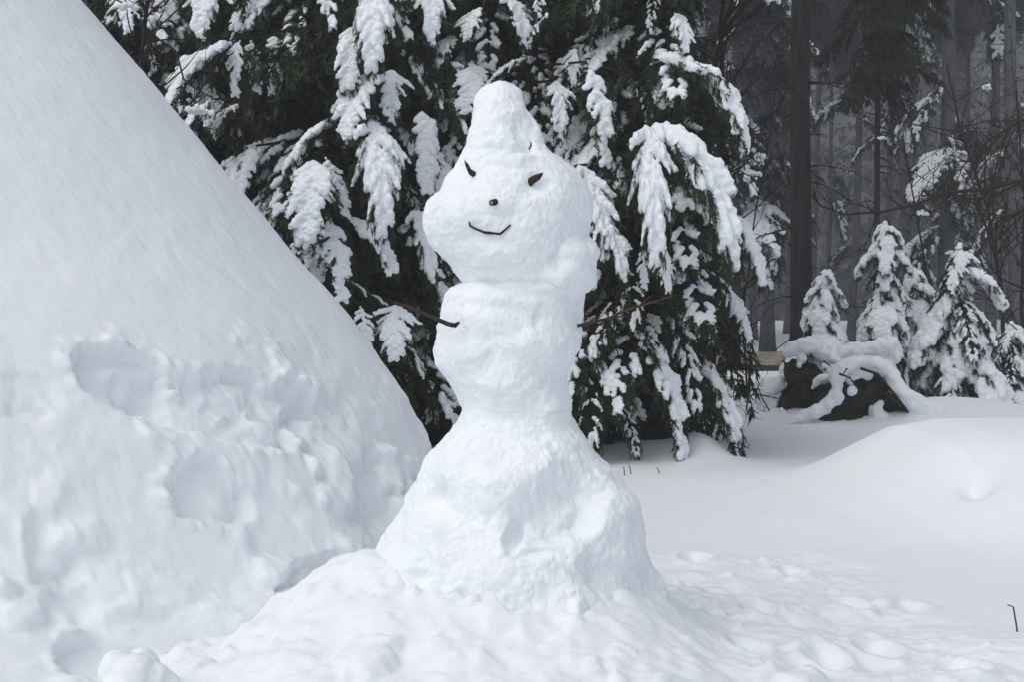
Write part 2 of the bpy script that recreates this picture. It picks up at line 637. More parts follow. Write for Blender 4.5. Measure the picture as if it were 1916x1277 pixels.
for cx, cy, ax, ay, rot, hgt, ew in ((590, 725, 26, 26, 0, 0.07, .5), (545, 690, 60, 16, 50, 0.06, .6), (480, 630, 50, 14, 45, 0.03, .6),
                                 (300, 825, 55, 14, 30, 0.06, .6), (150, 1005, 50, 40, -10, 0.06, .6), (625, 915, 34, 42, 10, 0.08, .4),
                                 (745, 885, 26, 40, 0, 0.08, .4), (442, 892, 9, 26, -18, 0.05, .5), (100, 900, 30, 38, 20, 0.045, .6),
                                 (650, 1020, 46, 26, 20, 0.07, .5), (500, 1075, 45, 40, 0, 0.07, .5), (280, 1110, 110, 46, 20, 0.07, .7),
                                 (30, 1120, 60, 60, 0, 0.08, .6), (440, 1180, 120, 40, 0, 0.10, .7), (800, 700 + 240, 26, 30, 0, 0.05, .6),
                                 (355, 700, 30, 12, 10, 0.03, .6)):
    D += -dent(cx, cy, ax, ay, rot, hgt, ew)
bh3, be3 = blocks(U0 * 30 + 0.4 * fbm(U0 * 30, 2)[:, None])
crumb = np.maximum(RIM, .55 * lowmask * sstep(0.12, .38, fbm(U0 * 2.4 + 71, 3)))
D += .72 * crumb * (0.075 * np.clip(bh - .5, 0, 1) * sstep(0, .25, be) + 0.055 * np.clip(bh2 - .45, 0, 1) * sstep(0, .3, be2)
              + 0.022 * np.clip(bh3 - .35, 0, 1) * sstep(0, .3, be3)) * sstep(540, 660, py)
D = D * front * sstep(0.5, 1.3, RR.ravel())
V1 = V0 + N0 * D[:, None]
me = mesh_np('snow_pile', V1, grid_faces(len(th), len(rr), True), [M_PILE])
tag(link('snow_pile', me), 'tall steep heap of snow with dug hollows filling the left of the photo', 'snow pile')

# ------------------------------------------------------------------ snowman
SY = 5.0
left = [(157, 915), (161, 908), (173, 898), (203, 888), (237, 879), (272, 870), (289, 862), (316, 848), (334, 833), (358, 824), (370, 806), (380, 797),
        (403, 791), (418, 790), (437, 796), (461, 810), (485, 833), (509, 850), (530, 868), (542, 848), (554, 838), (584, 828), (611, 822), (635, 822), (655, 812),
        (674, 813), (698, 829), (725, 845), (748, 856), (765, 866), (780, 862), (792, 857), (815, 841), (831, 825), (847, 805), (873, 788), (908, 772),
        (943, 764), (973, 748), (1004, 719), (1043, 690), (1085, 672), (1130, 652), (1175, 622), (1220, 580), (1260, 535), (1300, 500)]
right = [(157, 957), (161, 964), (168, 970), (185, 977), (203, 984), (220, 999), (241, 1009), (270, 1017), (284, 1029), (296, 1045), (308, 1058), (323, 1079),
         (344, 1096), (368, 1107), (396, 1110), (430, 1102), (441, 1098), (453, 1107), (468, 1113), (485, 1112), (515, 1110), (530, 1104), (545, 1097), (562, 1094), (584, 1091),
         (607, 1086), (647, 1087), (666, 1075), (701, 1062), (741, 1065), (776, 1068), (803, 1083), (842, 1114), (851, 1119), (881, 1145), (908, 1163),
         (938, 1189), (969, 1202), (1026, 1211), (1052, 1215), (1082, 1231), (1135, 1250), (1178, 1278), (1213, 1304), (1260, 1335), (1300, 1360)]
LY, LX = np.array(left).T.astype(float)
RY, RX = np.array(right).T.astype(float)


def smooth_rows(y, a, sig):
    k = np.arange(-int(3 * sig), int(3 * sig) + 1)
    w = np.exp(-.5 * (k / sig) ** 2)
    w /= w.sum()
    return np.convolve(np.pad(a, len(k) // 2, mode='edge'), w, 'valid')


snowman = thing('snowman', (0.0, SY, 0.0), 'tall snowman with a pointed hat, leaf eyes, twig smile and twig arms', 'snowman')
yy = np.arange(153, 1301, 1.0)
lx0, rx0 = np.interp(yy, LY, LX), np.interp(yy, RY, RX)
k_ = np.clip((yy - 153) / 15, 0, 1)
cap = np.sqrt(np.clip(1 - (1 - k_) ** 2, 0.0004, 1))
mid0, hw0 = (lx0 + rx0) / 2, (rx0 - lx0) / 2 * cap
mids, hws = smooth_rows(yy, mid0, 16), smooth_rows(yy, hw0, 16)
hws = np.minimum(hws, hw0 + 2) * np.where(yy < 190, cap ** .3, 1)
rows = np.concatenate([np.linspace(153, 168, 16), np.arange(170, 560, 1.9), np.arange(560, 800, 1.9), np.arange(800, 1300, 2.0)])
NM = 760
aa = np.linspace(0, 2 * math.pi, NM, endpoint=False)
NR = len(rows)
BV = np.zeros((NM, NR, 3))
ca, sa = np.cos(aa), np.sin(aa)
wt = np.abs(ca) ** 6
for j in range(NR):
    m_, h_ = np.interp(rows[j], yy, mid0), np.interp(rows[j], yy, hw0)
    ms, hs = np.interp(rows[j], yy, mids), np.interp(rows[j], yy, hws)
    c = P(m_, rows[j], SY)
    c2 = P(ms, rows[j], SY)
    dk = np.interp(rows[j], [153, 300, 560, 770, 900, 1100, 1300], [.9, .9, .9, .95, .93, .95, .9])
    x = (c2[0] + hs / F * SY * ca) * (1 - wt) + (c[0] + h_ / F * SY * ca) * wt
    BV[:, j, 0] = x
    BV[:, j, 1] = SY + dk * hs / F * SY * sa
    BV[:, j, 2] = c[2]
BV = BV.reshape(-1, 3)
tmp = mesh_np('tmp', BV, grid_faces(NM, NR, True), [])
BN = normals_of(tmp)
if ((BV - BV.mean(0)) * BN).sum() < 0:
    BN = -BN
    FLIP = True
else:
    FLIP = False
bpy.data.meshes.remove(tmp)
px, py = proj(BV)
low = sstep(780, 900, py)
amp = .62 + .5 * low
q = BV + 7.7
D = amp * (0.020 * fbm(q * 4.2, 3) + 0.010 * fbm(q * 13, 4, .55)) + low * 0.035 * fbm(q * 3.2 + 2, 3)
D += amp * 0.016 * ((1 - worley(q * 6.5 + 0.6 * fbm(q * 5, 3)[:, None])) - 0.5)
D += 0.007 * sstep(-0.05, 0.3, fbm(q * 5 + 3, 2)) * (1 - worley(q * 28))
bh, be = blocks(q * 8 + 0.5 * fbm(q * 8, 3)[:, None])
bh2, be2 = blocks(q * 20 + 0.5 * fbm(q * 18, 2)[:, None])
D += amp * (0.012 * sstep(-.1, .3, fbm(q * 3 + 8, 2)) * (np.clip(bh - .45, 0, 1)) * sstep(.0, .5, be)
            + 0.011 * sstep(0, .3, fbm(q * 4 + 21, 2)) * (np.clip(bh2 - .45, 0, 1)) * sstep(.0, .5, be2))
D += 0.0045 * fbm(q * 38, 4, .65)
wx = px + 16 * fbm(q * 9, 3)
wy = py + 16 * fbm(q * 9 + 5, 3)
fr = sstep(0.05, 0.35, -BN[:, 1])
for bx, by, ax, ay, rot, hh, ew in [
        # base
        (985, 900, 120, 60, -30, 0.05, .9), (1035, 960, 95, 70, -35, -0.05, .5), (960, 1005, 22, 34, 20, -0.05, .6),
        (1000, 1040, 60, 14, 0, -0.03, .7), (822, 918, 26, 20, -30, -0.035, .8), (880, 890, 90, 60, 0, 0.04, .9),
        (785, 1080, 26, 14, 0, -0.025, .8), (850, 1120, 40, 14, -10, -0.03, .8), (1075, 1145, 26, 18, 0, 0.03, .7),
        (760, 1165, 80, 12, 18, -0.03, .8), (960, 1175, 190, 12, -3, -0.02, .9), (1160, 1085, 80, 50, 20, -0.05, .8),
        (1090, 985, 30, 40, 20, -0.03, .8), (930, 1080, 110, 50, 0, 0.03, .9), (800, 1000, 50, 50, 0, 0.04, .9),
        (1150, 960, 40, 60, 20, 0.03, .9), 
        # torso
        (905, 600, 60, 34, 10, 0.03, .9), (1000, 650, 70, 50, 0, 0.03, .9), (945, 720, 80, 40, 0, 0.03, .9), (955, 783, 60, 14, 2, -0.006, .9),
        (1010, 598, 20, 14, 0, -0.015, .8), (1030, 760, 40, 40, 0, 0.025, .9), (930, 560, 90, 16, 4, 0.015, .9), (880, 660, 40, 40, 0, 0.02, .9),
        # head
        (872, 335, 34, 22, 30, -0.02, .9), (1005, 345, 34, 22, -30, -0.02, .9), (930, 375, 44, 26, 0, 0.025, .9), (915, 345, 60, 12, 0, 0.010, .9),
        (860, 400, 40, 40, 0, 0.02, .9), (1000, 420, 60, 50, 0, 0.02, .9), (1085, 475, 38, 32, 0, 0.035, .8), (1070, 522, 52, 34, -10, 0.042, .6),
        (930, 480, 80, 40, 0, 0.02, .9), (1045, 470, 30, 8, -50, -0.015, .9), (905, 500, 20, 9, 15, -0.012, .8), (920, 528, 30, 8, 0, -0.015, .8),
        (945, 278, 66, 8, 2, -0.022, .9), (945, 298, 74, 12, 2, 0.018, .9),
        # hat
        (985, 245, 24, 60, 8, -0.012, .5), (930, 230, 40, 40, 0, 0.012, .9)]:
    c, s_ = math.cos(R(rot)), math.sin(R(rot))
    dx, dy = wx - bx, wy - by
    u, v = (dx * c + dy * s_) / ax, (-dx * s_ + dy * c) / ay
    d = np.sqrt(u * u + v * v)
    D += hh * (1 - sstep(1 - ew, 1 + ew * .3, d)) * fr
BV = (BV + BN * D[:, None]).reshape(NM, NR, 3)
BN = BN.reshape(NM, NR, 3)


def body_part(name, y0, y1):
    """the lump between two rows; a short tongue runs on under its neighbour so that the packed snow reads as one"""
    j0, j1 = int(np.searchsorted(rows, y0)), min(NR - 1, int(np.searchsorted(rows, y1)))
    a, b = max(0, j0 - 1), min(NR, j1 + 2)
    V = BV[:, a:b].copy()
    for j in range(a, b):
        e = max(j0 - j, j - j1, 0)
        V[:, j - a] -= BN[:, j] * (0.0020 * e)
    V = V.reshape(-1, 3)
    f = grid_faces(NM, b - a, True)
    me = mesh_np(name, V, f[:, ::-1] if FLIP else f, [M_SNOW])
    o = link(name, me, snowman)
    o.location = -Vector(snowman.location)
    return V


body_part('snow_hat', 153, 284)
hv = body_part('head', 284, 525)
body_part('torso', 525, 790)
body_part('base', 790, 1300)


def on_front(V, px_, py_):
    px, py = proj(V)
    k = (px - px_) ** 2 + (py - py_) ** 2 < 9 ** 2
    return float(V[k, 1].min())


def sm_part(name, me):
    o = link(name, me, snowman)
    o.location = -Vector(snowman.location)
    return o


def z5(a):
    return [(700 + x * .3446, 120 + y * .3446) for x, y in a]


def leaf_piece(poly, out0, out1):
    """a dry curled leaf, thin but solid, standing out of the snow at its tip"""
    n = len(poly)
    cx = sum(p[0] for p in poly) / n
    cy = sum(p[1] for p in poly) / n
    Yc = on_front(hv, cx, cy)
    V = []
    tip = poly[0]
    dmax = max(math.hypot(p[0] - tip[0], p[1] - tip[1]) for p in poly)
    for back in (0, 1):
        for p in poly:
            k = 1 - math.hypot(p[0] - tip[0], p[1] - tip[1]) / dmax
            V.append(P(p[0], p[1], Yc - out0 - (out1 - out0) * k + back * 0.004))
        V.append(P(cx, cy, Yc - (out0 + out1) / 2 - 0.006 + back * 0.004))
    T = []
    m = n + 1
    for i in range(n):
        j = (i + 1) % n
        T += [(i, j, n), (m + j, m + i, m + n), (i, m + i, j), (j, m + i, m + j)]
    return mesh_np('eye', V, np.array(T), [M_LEAF], smooth=False)


sm_part('eye', leaf_piece(z5([(489, 518), (512, 541), (526, 568), (545, 580), (562, 596), (556, 612), (541, 618), (515, 598), (503, 570), (494, 545)]), -0.004, 0.03))
sm_part('eye', leaf_piece(z5([(919, 586), (914, 603), (900, 626), (872, 645), (852, 665), (834, 656), (817, 648), (826, 632), (841, 616), (868, 601), (895, 592)]), -0.004, 0.03))


def px_tube(name, pts, depths, r, mat, n=7, sub=4, wob=0.0, extra=None):
    Wp = np.array([P(a, b, d) for (a, b), d in zip(pts, depths)])
    # resample
    out, rad = [], []
    for i in range(len(Wp) - 1):
        for k in range(sub):
            f = k / sub
            out.append(Wp[i] * (1 - f) + Wp[i + 1] * f)
            rad.append(r[i] * (1 - f) + r[i + 1] * f)
    out.append(Wp[-1])
    rad.append(r[-1])
    out = np.array(out)
    if wob:
        out = out + wob * np.stack([perlin(out * 25 + s) for s in (1.5, 9.2, 5.7)], 1)
    g = Geo()
    g.tube(out, np.array(rad), n)
    if extra:
        for e in extra:
            q = np.array([P(a, b, d) for a, b, d in e[0]])
            g.tube(q, np.linspace(e[1], e[2], len(q)), 5)
    return g.mesh(name, [mat])


mp = z5([(517, 856), (521, 878), (560, 897), (600, 913), (625, 915), (655, 918), (685, 922), (712, 899), (741, 872)])
md = [on_front(hv, *p) - 0.004 for p in mp]
md[0] += 0.006
md[-1] += 0.004
sm_part('mouth', px_tube('mouth', mp, md, [.0025, .0035, .0038, .0048, .0052, .0038, .0042, .0034, .003], M_TWIG, 7, 3, 0.001))
nd = on_front(hv, 925, 378)
g = Geo()
a = P(932, 377, nd + 0.03)
b = P(920, 379, nd - 0.022)
g.tube([a, (a + b) / 2, b], [.0115, .0115, .0105], 10, 0)
o = sm_part('nose', g.mesh('nose', [M_TWIG]))
g = Geo()
g.tube([b + np.array([0.0003, 0.0005, 0]), b + np.array([-.0007, -0.0016, 0])], [.0055, .005], 8)
l = link('cut_end', g.mesh('cut_end', [M_WOODCUT]), o)
# arms
sm_part('arm', px_tube('arm', [(858, 604), (851, 609), (838, 606), (800, 590), (770, 577), (738, 565)], [4.80, 4.76, 4.78, 4.84, 4.88, 4.92],
                       [.005, .0085, .008, .007, .006, .004], M_TWIG, 7, 4, 0.003))
sm_part('arm', px_tube('arm', [(1078, 610), (1098, 605), (1140, 595), (1170, 581), (1200, 571), (1232, 562), (1262, 553)],
                       [4.92, 4.86, 4.82, 4.79, 4.77, 4.75, 4.73], [.006, .006, .0052, .0045, .004, .003, .002], M_REDTWIG, 7, 4, 0.004,
                       [([(1100, 605, 4.86), (1112, 596, 4.85), (1124, 590, 4.84)], .003, .0015), ([(1140, 595, 4.82), (1160, 592, 4.8), (1178, 590, 4.79)], .003, .0015),
                        ([(1195, 572, 4.77), (1210, 560, 4.76), (1222, 552, 4.75)], .0025, .001), ([(1090, 606, 4.88), (1096, 614, 4.86)], .003, .002),
                        ([(1218, 566, 4.76), (1235, 568, 4.75), (1250, 566, 4.75)], .002, .001)]))
sm_part('twig', px_tube('twig', [(990, 279), (994, 271), (993, 265)], [4.72, 4.715, 4.71], [.003, .0028, .002], M_TWIG, 6, 2))

# loose chunk in front
c = P(250, 1262, 4.15)
C = [c + np.array([dx, dy, dz]) for dx, dy, dz in ((0, 0, 0), (-.05, .02, .01), (.05, .02, -.02), (0, .08, 0), (-.03, -.03, -.05), (.08, .04, -.05), (.03, -.02, -.07))]
me = clump('snow_chunk', C, [.065, .06, .055, .06, .06, .05, .05], 0.008, M_SNOW, 3, 0.012, 14)
tag(link('snow_chunk', me), 'loose block of snow lying at the lower left in front of the heap', 'snow block')


# ------------------------------------------------------------------ spruce boughs
def spikes(p, d, length, width, rs):
    """flat needle tufts: one tapering blade per row"""
    n = len(p)
    side = np.cross(d, rs.normal(size=(n, 3)))
    side /= np.linalg.norm(side, axis=1)[:, None] + 1e-9
    w = (width * rs.uniform(.7, 1.3, n))[:, None]
    L = (length * rs.uniform(.6, 1.25, n))[:, None]
    V = np.stack([p - side * w, p + side * w, p + d * L], 1).reshape(-1, 3)
    T = np.arange(3 * n).reshape(-1, 3)
    return V, T


def curve(p0, az, pit0, pit1, L, n, rs=None, wob=0.0):
    t = np.linspace(0, 1, n)
    pit = pit0 + (pit1 - pit0) * t ** 0.8
    a = np.full(n, az)
    if rs is not None and wob:
        a = a + np.cumsum(rs.normal(0, wob, n))
        pit = pit + np.cumsum(rs.normal(0, wob, n))
    d = np.stack([np.cos(pit) * np.cos(a), np.cos(pit) * np.sin(a), np.sin(pit)], 1)
    p = np.zeros((n, 3))
    p[1:] = np.cumsum(d[:-1] * (L / (n - 1)), axis=0)
    return p + p0, d


def make_bough(seed, L=1.0, W=0.4, a0=-15, a1=-70, snow='heavy', dens=1.25, blade=(0.048, 0.0042), fwd=46, step=0.055, fat=1.0):
    """a drooping bough: stem, side twigs and hanging sprays; returns (mesh, snow mesh or None, chord)"""
    rs = np.random.RandomState(seed)
    g = Geo()
    ax, ad = curve(np.zeros(3), 0, R(a0), R(a1), L, 18, rs, 0.035)
    g.tube(ax, np.linspace(0.012, 0.003, 18) * L, 5, 1)
    C, Rd = [], []
    tw = []
    ts = np.arange(0.10, 0.985, step / L)
    for t in ts:
        for sgn in (-1, 1):
            t2 = min(0.985, max(0.05, t + rs.uniform(-.02, .02)))
            k = t2 * 17
            i = int(k)
            p = ax[i] * (1 - k + i) + ax[min(i + 1, 17)] * (k - i)
            prof_ = min(1.0, (t2 + 0.12) / 0.35) * (1.05 - t2) ** 0.55
            l = W * prof_ * rs.uniform(.65, 1.2) + 0.05
            ap = math.asin(max(-1, min(1, ad[i, 2])))
            tp, td = curve(p, sgn * R(fwd + rs.uniform(-14, 14)), ap * 0.55 + R(rs.uniform(-10, 12)), max(R(-88), ap * .8 - R(12 + rs.uniform(0, 30))), l, 8, rs, 0.06)
            tw.append((tp, td, l, t2))
    tw.append((ax[12:], ad[12:], L * 0.33, 1.0))
    for tp, td, l, t2 in tw:
        g.tube(tp, np.linspace(.004, .0015, len(tp)), 3, 1)
        n = int(l * 150 * dens) + 4
        k = rs.uniform(0, len(tp) - 1.001, n)
        i = k.astype(int)
        p = tp[i] * (1 - k + i)[:, None] + tp[i + 1] * (k - i)[:, None]
        d = td[i] + rs.normal(0, 0.55, (n, 3))
        d /= np.linalg.norm(d, axis=1)[:, None]
        g.add(*spikes(p, d, blade[0], blade[1], rs), 0)
        # hanging sprays
        for _ in range(int(l * 16 * dens) + 1):
            k = rs.uniform(0.1, len(tp) - 1.01)
            i = int(k)
            p0 = tp[i]
            hl = rs.uniform(.05, .13)
            m = int(14 * dens) + 4
            u = rs.uniform(0, 1, m)
            hd = np.array([rs.normal(0, .3), rs.normal(0, .3), -1.0]) + td[i] * 0.5
            hd /= np.linalg.norm(hd)
            p = p0 + hd * (u * hl)[:, None]
            d = hd + rs.normal(0, .38, (m, 3))
            d /= np.linalg.norm(d, axis=1)[:, None]
            g.add(*spikes(p, d, blade[0] * .9, blade[1], rs), 0)
    if snow:
        heavy = {'heavy': .83, 'mid': 0.62, 'line': 0.66, 'light': 0.42}[snow]
        if snow != 'light':
            for k in np.arange(1.0, 16.2, 0.35):
                i = int(k)
                p = ax[i] * (1 - k + i) + ax[i + 1] * (k - i)
                taper = min(1, .45 + k / 8) * (1 - 0.45 * k / 17)
                r = (0.046 if snow != 'line' else 0.034) * taper * heavy * fat * rs.uniform(.75, 1.25)
                up = np.array([-ad[i, 2] * 0.4, 0, 1.0])
                C.append(p + up * r * 0.4 + rs.normal(0, .006, 3))
                Rd.append(r)
        pr = {'heavy': .93, 'mid': .72, 'line': .25, 'light': .62}[snow]
        for tp, td, l, t2 in tw:
            if rs.uniform() > pr:
                continue
            e = (rs.uniform(.45, .62) if rs.uniform() < .4 else rs.uniform(.7, .97)) * (len(tp) - 1)
            s0 = rs.uniform(.25, .5) * e if snow == 'light' else 0
            for k in np.arange(s0, e, 0.45 / max(.12, l) * 0.12):
                i = int(k)
                p = tp[i] * (1 - k + i) + tp[min(i + 1, len(tp) - 1)] * (k - i)
                f = k / (len(tp) - 1)
                r = (0.043 if f < .5 else 0.043 - 0.058 * (f - .5)) * heavy * fat * rs.uniform(.7, 1.25)
                C.append(p + np.array([-ad[8, 2] * .3 * r, 0, r * .4]) + rs.normal(0, .005, 3))
                Rd.append(r)
    me = g.mesh('bough', [M_NEEDLE, M_BARK], smooth=False)
    sn = clump('snow_load', C, Rd, 0.0085 if snow != 'light' else .0065, M_LOAD, 3 if snow != 'light' else 1, 0.015 if snow != 'light' else .006, 24, fine=0.0045) if snow else None
    wd = np.ptp(verts_of(sn)[:, 1]) if sn and snow in ('heavy', 'mid') else 2 * W * math.sin(R(fwd)) + .1
    return dict(me=me, sn=sn, chord=ax[-1], geo=g.arrays(), width=wd)


PROTO = {
    'fan': [make_bough(k, 1.0, .46, -18, -74, 'heavy') for k in (1, 2, 3, 31)],
    'hang': [make_bough(k, 1.0, .28, -42, -80, sn_, fwd=50, step=.07) for k, sn_ in ((4, 'heavy'), (5, 'mid'), (6, 'mid'))],
    'arch': [make_bough(k, 1.15, .40, 8, -76, 'heavy', fwd=46) for k in (7, 8)],
    'line': [make_bough(k, 1.1, .34, -20, -55, 'line') for k in (9, 10)],
    'mid': [make_bough(k, 1.0, .40, -25, -76, 'mid') for k in (11, 12, 13)],
    'light': [make_bough(k, 1.0, .38, -25, -72, 'light', 1.1) for k in (14, 15, 32)],
    'small': [make_bough(k, 0.60, .30, -8, -80, 'heavy', 1.1, step=.05, fat=1.35) for k in (21, 22, 23)],
}
DARK = [make_bough(k, 1.0, .38, -22, -66, None, 0.75, (0.055, 0.006), step=.075) for k in (16, 17)]
FARB = [make_bough(k, 1.0, .42, -20, -72, None, 0.40, (0.09, 0.012), step=.11) for k in (18, 19)]


def bough_matrix(pr, root, tip, wscale=1.0, roll=0.0):
    v = Vector(tip) - Vector(root)
    c = Vector(pr['chord'])
    s = v.length / c.length
    az = math.atan2(v.y, v.x)
    pt = math.atan2(v.z, math.hypot(v.x, v.y))
    pc = math.atan2(c.z, c.x)
    return (Matrix.Translation(Vector(root)) @ Matrix.Rotation(az, 4, 'Z') @ Matrix.Rotation(-(pt - pc), 4, 'Y')
            @ Matrix.Rotation(roll, 4, 'X') @ Matrix.Diagonal((s, s * wscale, s, 1)))


def add_bough(tree, pr, M, snow=True):
    o = link('bough', pr['me'], tree)
    o.matrix_basis = Matrix.Translation(-Vector(tree.location)) @ M
    if snow and pr['sn'] is not None:
        link('snow_load', pr['sn'], o)
    return o


def merged_boughs(name, protos, mats, mat_list):
    """many boughs as one mass of foliage"""
    Vs, Ts, Qs, mt, mq, n = [], [], [], [], [], 0
    for k, M in enumerate(mats):
        V, T, Q, mi = protos[k % len(protos)]['geo']
        A = np.array(M)
        Vs.append(V @ A[:3, :3].T + A[:3, 3])
        Ts.append(T + n)
        Qs.append(Q + n)
        mt.append(mi[:len(T)])
        mq.append(mi[len(T):])
        n += len(V)
    return mesh_np(name, np.concatenate(Vs), [np.concatenate(Ts), np.concatenate(Qs)], mat_list, np.concatenate(mt + mq), smooth=False)


def rand_bough_mats(base, z0, z1, dz, per, Lfun, rs, pitch=(-55, -30), keep=None):
    out = []
    z = z0
    while z < z1:
        for k in range(per):
            az = rs.uniform(0, 2 * math.pi)
            L = Lfun(z) * rs.uniform(.75, 1.15)
            pt = R(rs.uniform(*pitch))
            root = np.array([base[0], base[1], z + rs.uniform(-dz, dz) / 2])
            tip = root + L * np.array([math.cos(az) * math.cos(pt), math.sin(az) * math.cos(pt), math.sin(pt)])
            tip[2] = max(tip[2], 0.02)
            if keep is not None and not keep(root, tip):
                continue
            out.append(bough_matrix(DARK[0], root, tip, rs.uniform(.9, 1.2)))
        z += dz
    return out


def trunk_mesh(name, base, top, r0, r1, limbs=(), n=14, mat=None, wob=0.03, seed=0):
    g = Geo()
    m = 24
    t = np.linspace(0, 1, m)
    pts = np.asarray(base)[None] * (1 - t)[:, None] + np.asarray(top)[None] * t[:, None]
    pts = pts + wob * np.stack([perlin(np.stack([t * 4, t * 0 + seed, t * 0 + k], 1)) for k in (1.3, 7.7, 3.1)], 1) * np.array([1, 1, 0])
    r = r0 + (r1 - r0) * t
    r[0] *= 1.25
    g.tube(pts, r, n)
    for a, b, ra in limbs:
        mid = (np.asarray(a) + np.asarray(b)) / 2 + np.array([0, 0, 0.06])
        g.tube([a, mid, b], [ra * 1.2, ra, ra * .7], 6)
    return g.mesh(name, [mat or M_BARK])


# name -> (trunk px, depth, label)
TREES = {
    'A': (640, 11.6, 'snow-laden spruce between the steep heap and the snowman', 11.0, .11),
    'B': (940, 12.3, 'dark snow-flecked spruce standing directly behind the snowman', 12.0, .13),
    'C': (1235, 11.7, 'spruce with broad white boughs just right of the snowman head', 11.0, .11),
}
# hero boughs, read off the photograph: tree, root px/py, tip px/py, width in px, kind, root depth
HERO = [
    ('A', 412, -45, 385, 62, 100, 'fan', 10.6), ('A', 440, 82, 322, 195, 120, 'fan', 10.5), ('A', 450, 70, 438, 178, 40, 'hang', 10.5),
    ('A', 468, 72, 480, 172, 46, 'hang', 10.6), ('A', 512, 66, 520, 150, 44, 'hang', 10.6), ('A', 545, 60, 560, 146, 46, 'hang', 10.7),
    ('A', 660, 52, 657, 160, 66, 'fan', 10.2), ('A', 722, -60, 700, 118, 110, 'fan', 10.1), ('A', 800, -40, 812, 70, 80, 'fan', 10.3),
    ('A', 700, 135, 650, 250, 100, 'fan', 10.2), ('A', 735, 130, 735, 225, 70, 'mid', 10.3), ('A', 690, 225, 540, 318, 90, 'arch', 10.3),
    ('A', 590, 300, 582, 445, 95, 'fan', 9.9), ('A', 605, 290, 645, 405, 60, 'hang', 10.0), ('A', 690, 225, 715, 425, 100, 'fan', 10.1),
    ('A', 725, 260, 742, 345, 60, 'fan', 10.0), ('A', 480, 272, 455, 375, 45, 'hang', 10.7), ('A', 500, 345, 520, 445, 90, 'mid', 10.8),
    ('A', 610, 400, 632, 560, 70, 'hang', 9.9), ('A', 560, 445, 590, 520, 90, 'fan', 10.1), ('A', 650, 410, 735, 505, 80, 'fan', 10.1),
    ('A', 640, 525, 725, 575, 60, 'line', 10.2), ('A', 672, 570, 688, 650, 50, 'hang', 9.9), ('A', 740, 570, 740, 668, 95, 'fan', 10.1),
    ('A', 400, 185, 350, 250, 100, 'mid', 10.9), ('A', 455, 195, 405, 255, 80, 'mid', 11.0), ('A', 250, -30, 235, 60, 70, 'mid', 11.0),
    ('B', 780, 65, 898, 220, 50, 'line', 11.0), ('B', 765, 115, 880, 265, 50, 'line', 10.9), ('B', 788, 205, 800, 360, 55, 'hang', 10.7),
    ('B', 880, 110, 885, 210, 70, 'mid', 11.0), ('B', 770, 395, 808, 515, 70, 'fan', 10.6), ('B', 840, 470, 775, 590, 150, 'fan', 11.3),
    ('B', 850, 480, 850, 570, 110, 'fan', 11.2),
    ('B', 930, -10, 980, 80, 100, 'mid', 10.8), ('B', 1030, 20, 990, 92, 50, 'line', 10.7), ('B', 900, 15, 870, 75, 90, 'mid', 10.9), ('B', 1000, 105, 915, 165, 80, 'mid', 10.9),
    ('B', 1040, 150, 1050, 255, 60, 'mid', 10.9), ('B', 1075, 90, 1070, 160, 40, 'mid', 11.0), ('B', 1095, 115, 1125, 305, 60, 'hang', 10.6), ('B', 1000, -40, 1010, 30, 80, 'light', 10.9),
    ('B', 745, 330, 780, 420, 60, 'light', 11.0), ('B', 700, 600, 790, 700, 80, 'light', 10.9), ('B', 850, 60, 815, 140, 70, 'mid', 11.1),
    ('C', 1220, 112, 1385, 275, 75, 'arch', 10.7), ('C', 1205, 235, 1225, 475, 90, 'fan', 10.4), ('C', 1205, 240, 1362, 475, 110, 'fan', 10.5),
    ('C', 1230, -20, 1220, 60, 60, 'light', 11.0), ('C', 1260, 25, 1280, 92, 45, 'fan', 10.7), ('C', 1290, 300, 1362, 348, 50, 'fan', 11.0),
    ('C', 1075, 310, 1130, 470, 90, 'fan', 10.5), ('C', 1140, 300, 1165, 375, 40, 'mid', 10.8), ('C', 1110, 415, 1165, 515, 80, 'fan', 10.3),
    ('C', 1235, 455, 1245, 545, 45, 'mid', 10.6), ('C', 1205, 460, 1206, 540, 30, 'hang', 10.6), ('C', 1240, 470, 1360, 536, 45, 'line', 11.3),
    ('C', 1370, 400, 1424, 532, 50, 'hang', 11.2), ('C', 1285, 560, 1300, 640, 45, 'mid', 11.7), ('C', 1190, 610, 1268, 852, 80, 'hang', 10.9),
    ('C', 1240, 640, 1370, 848, 75, 'mid', 11.4), ('C', 1345, 530, 1394, 638, 50, 'mid', 12.0), ('C', 1110, 670, 1138, 725, 45, 'mid', 10.7),
    ('C', 1160, 760, 1185, 850, 60, 'light', 10.9), ('C', 1095, 700, 1110, 845, 100, 'light', 10.7), ('C', 1180, 540, 1120, 690, 110, 'light', 10.9),
    ('C', 1240, 560, 1290, 760, 110, 'light', 11.3), ('C', 1120, 190, 1150, 260, 60, 'light', 11.0), ('C', 1180, 150, 1215, 250, 70, 'light', 11.0),
    ('C', 1290, 560, 1330, 640, 60, 'mid', 12.1), ('C', 1280, 330, 1330, 420, 60, 'light', 10.9), ('C', 1170, 500, 1190, 610, 90, 'light', 10.8),
    ('C', 1300, 120, 1345, 205, 50, 'light', 11.0),
]
TREES['D'] = (290, 13.2, 'dark spruce mostly hidden behind the upper edge of the steep heap', 12.0, .12)
HERO += [('D', 215, -30, 225, 40, 50, 'mid', 12.2), ('D', 300, -20, 320, 50, 60, 'mid', 12.3), ('D', 275, 80, 285, 130, 40, 'light', 12.3)]
rs = np.random.RandomState(5)
cnt = {}
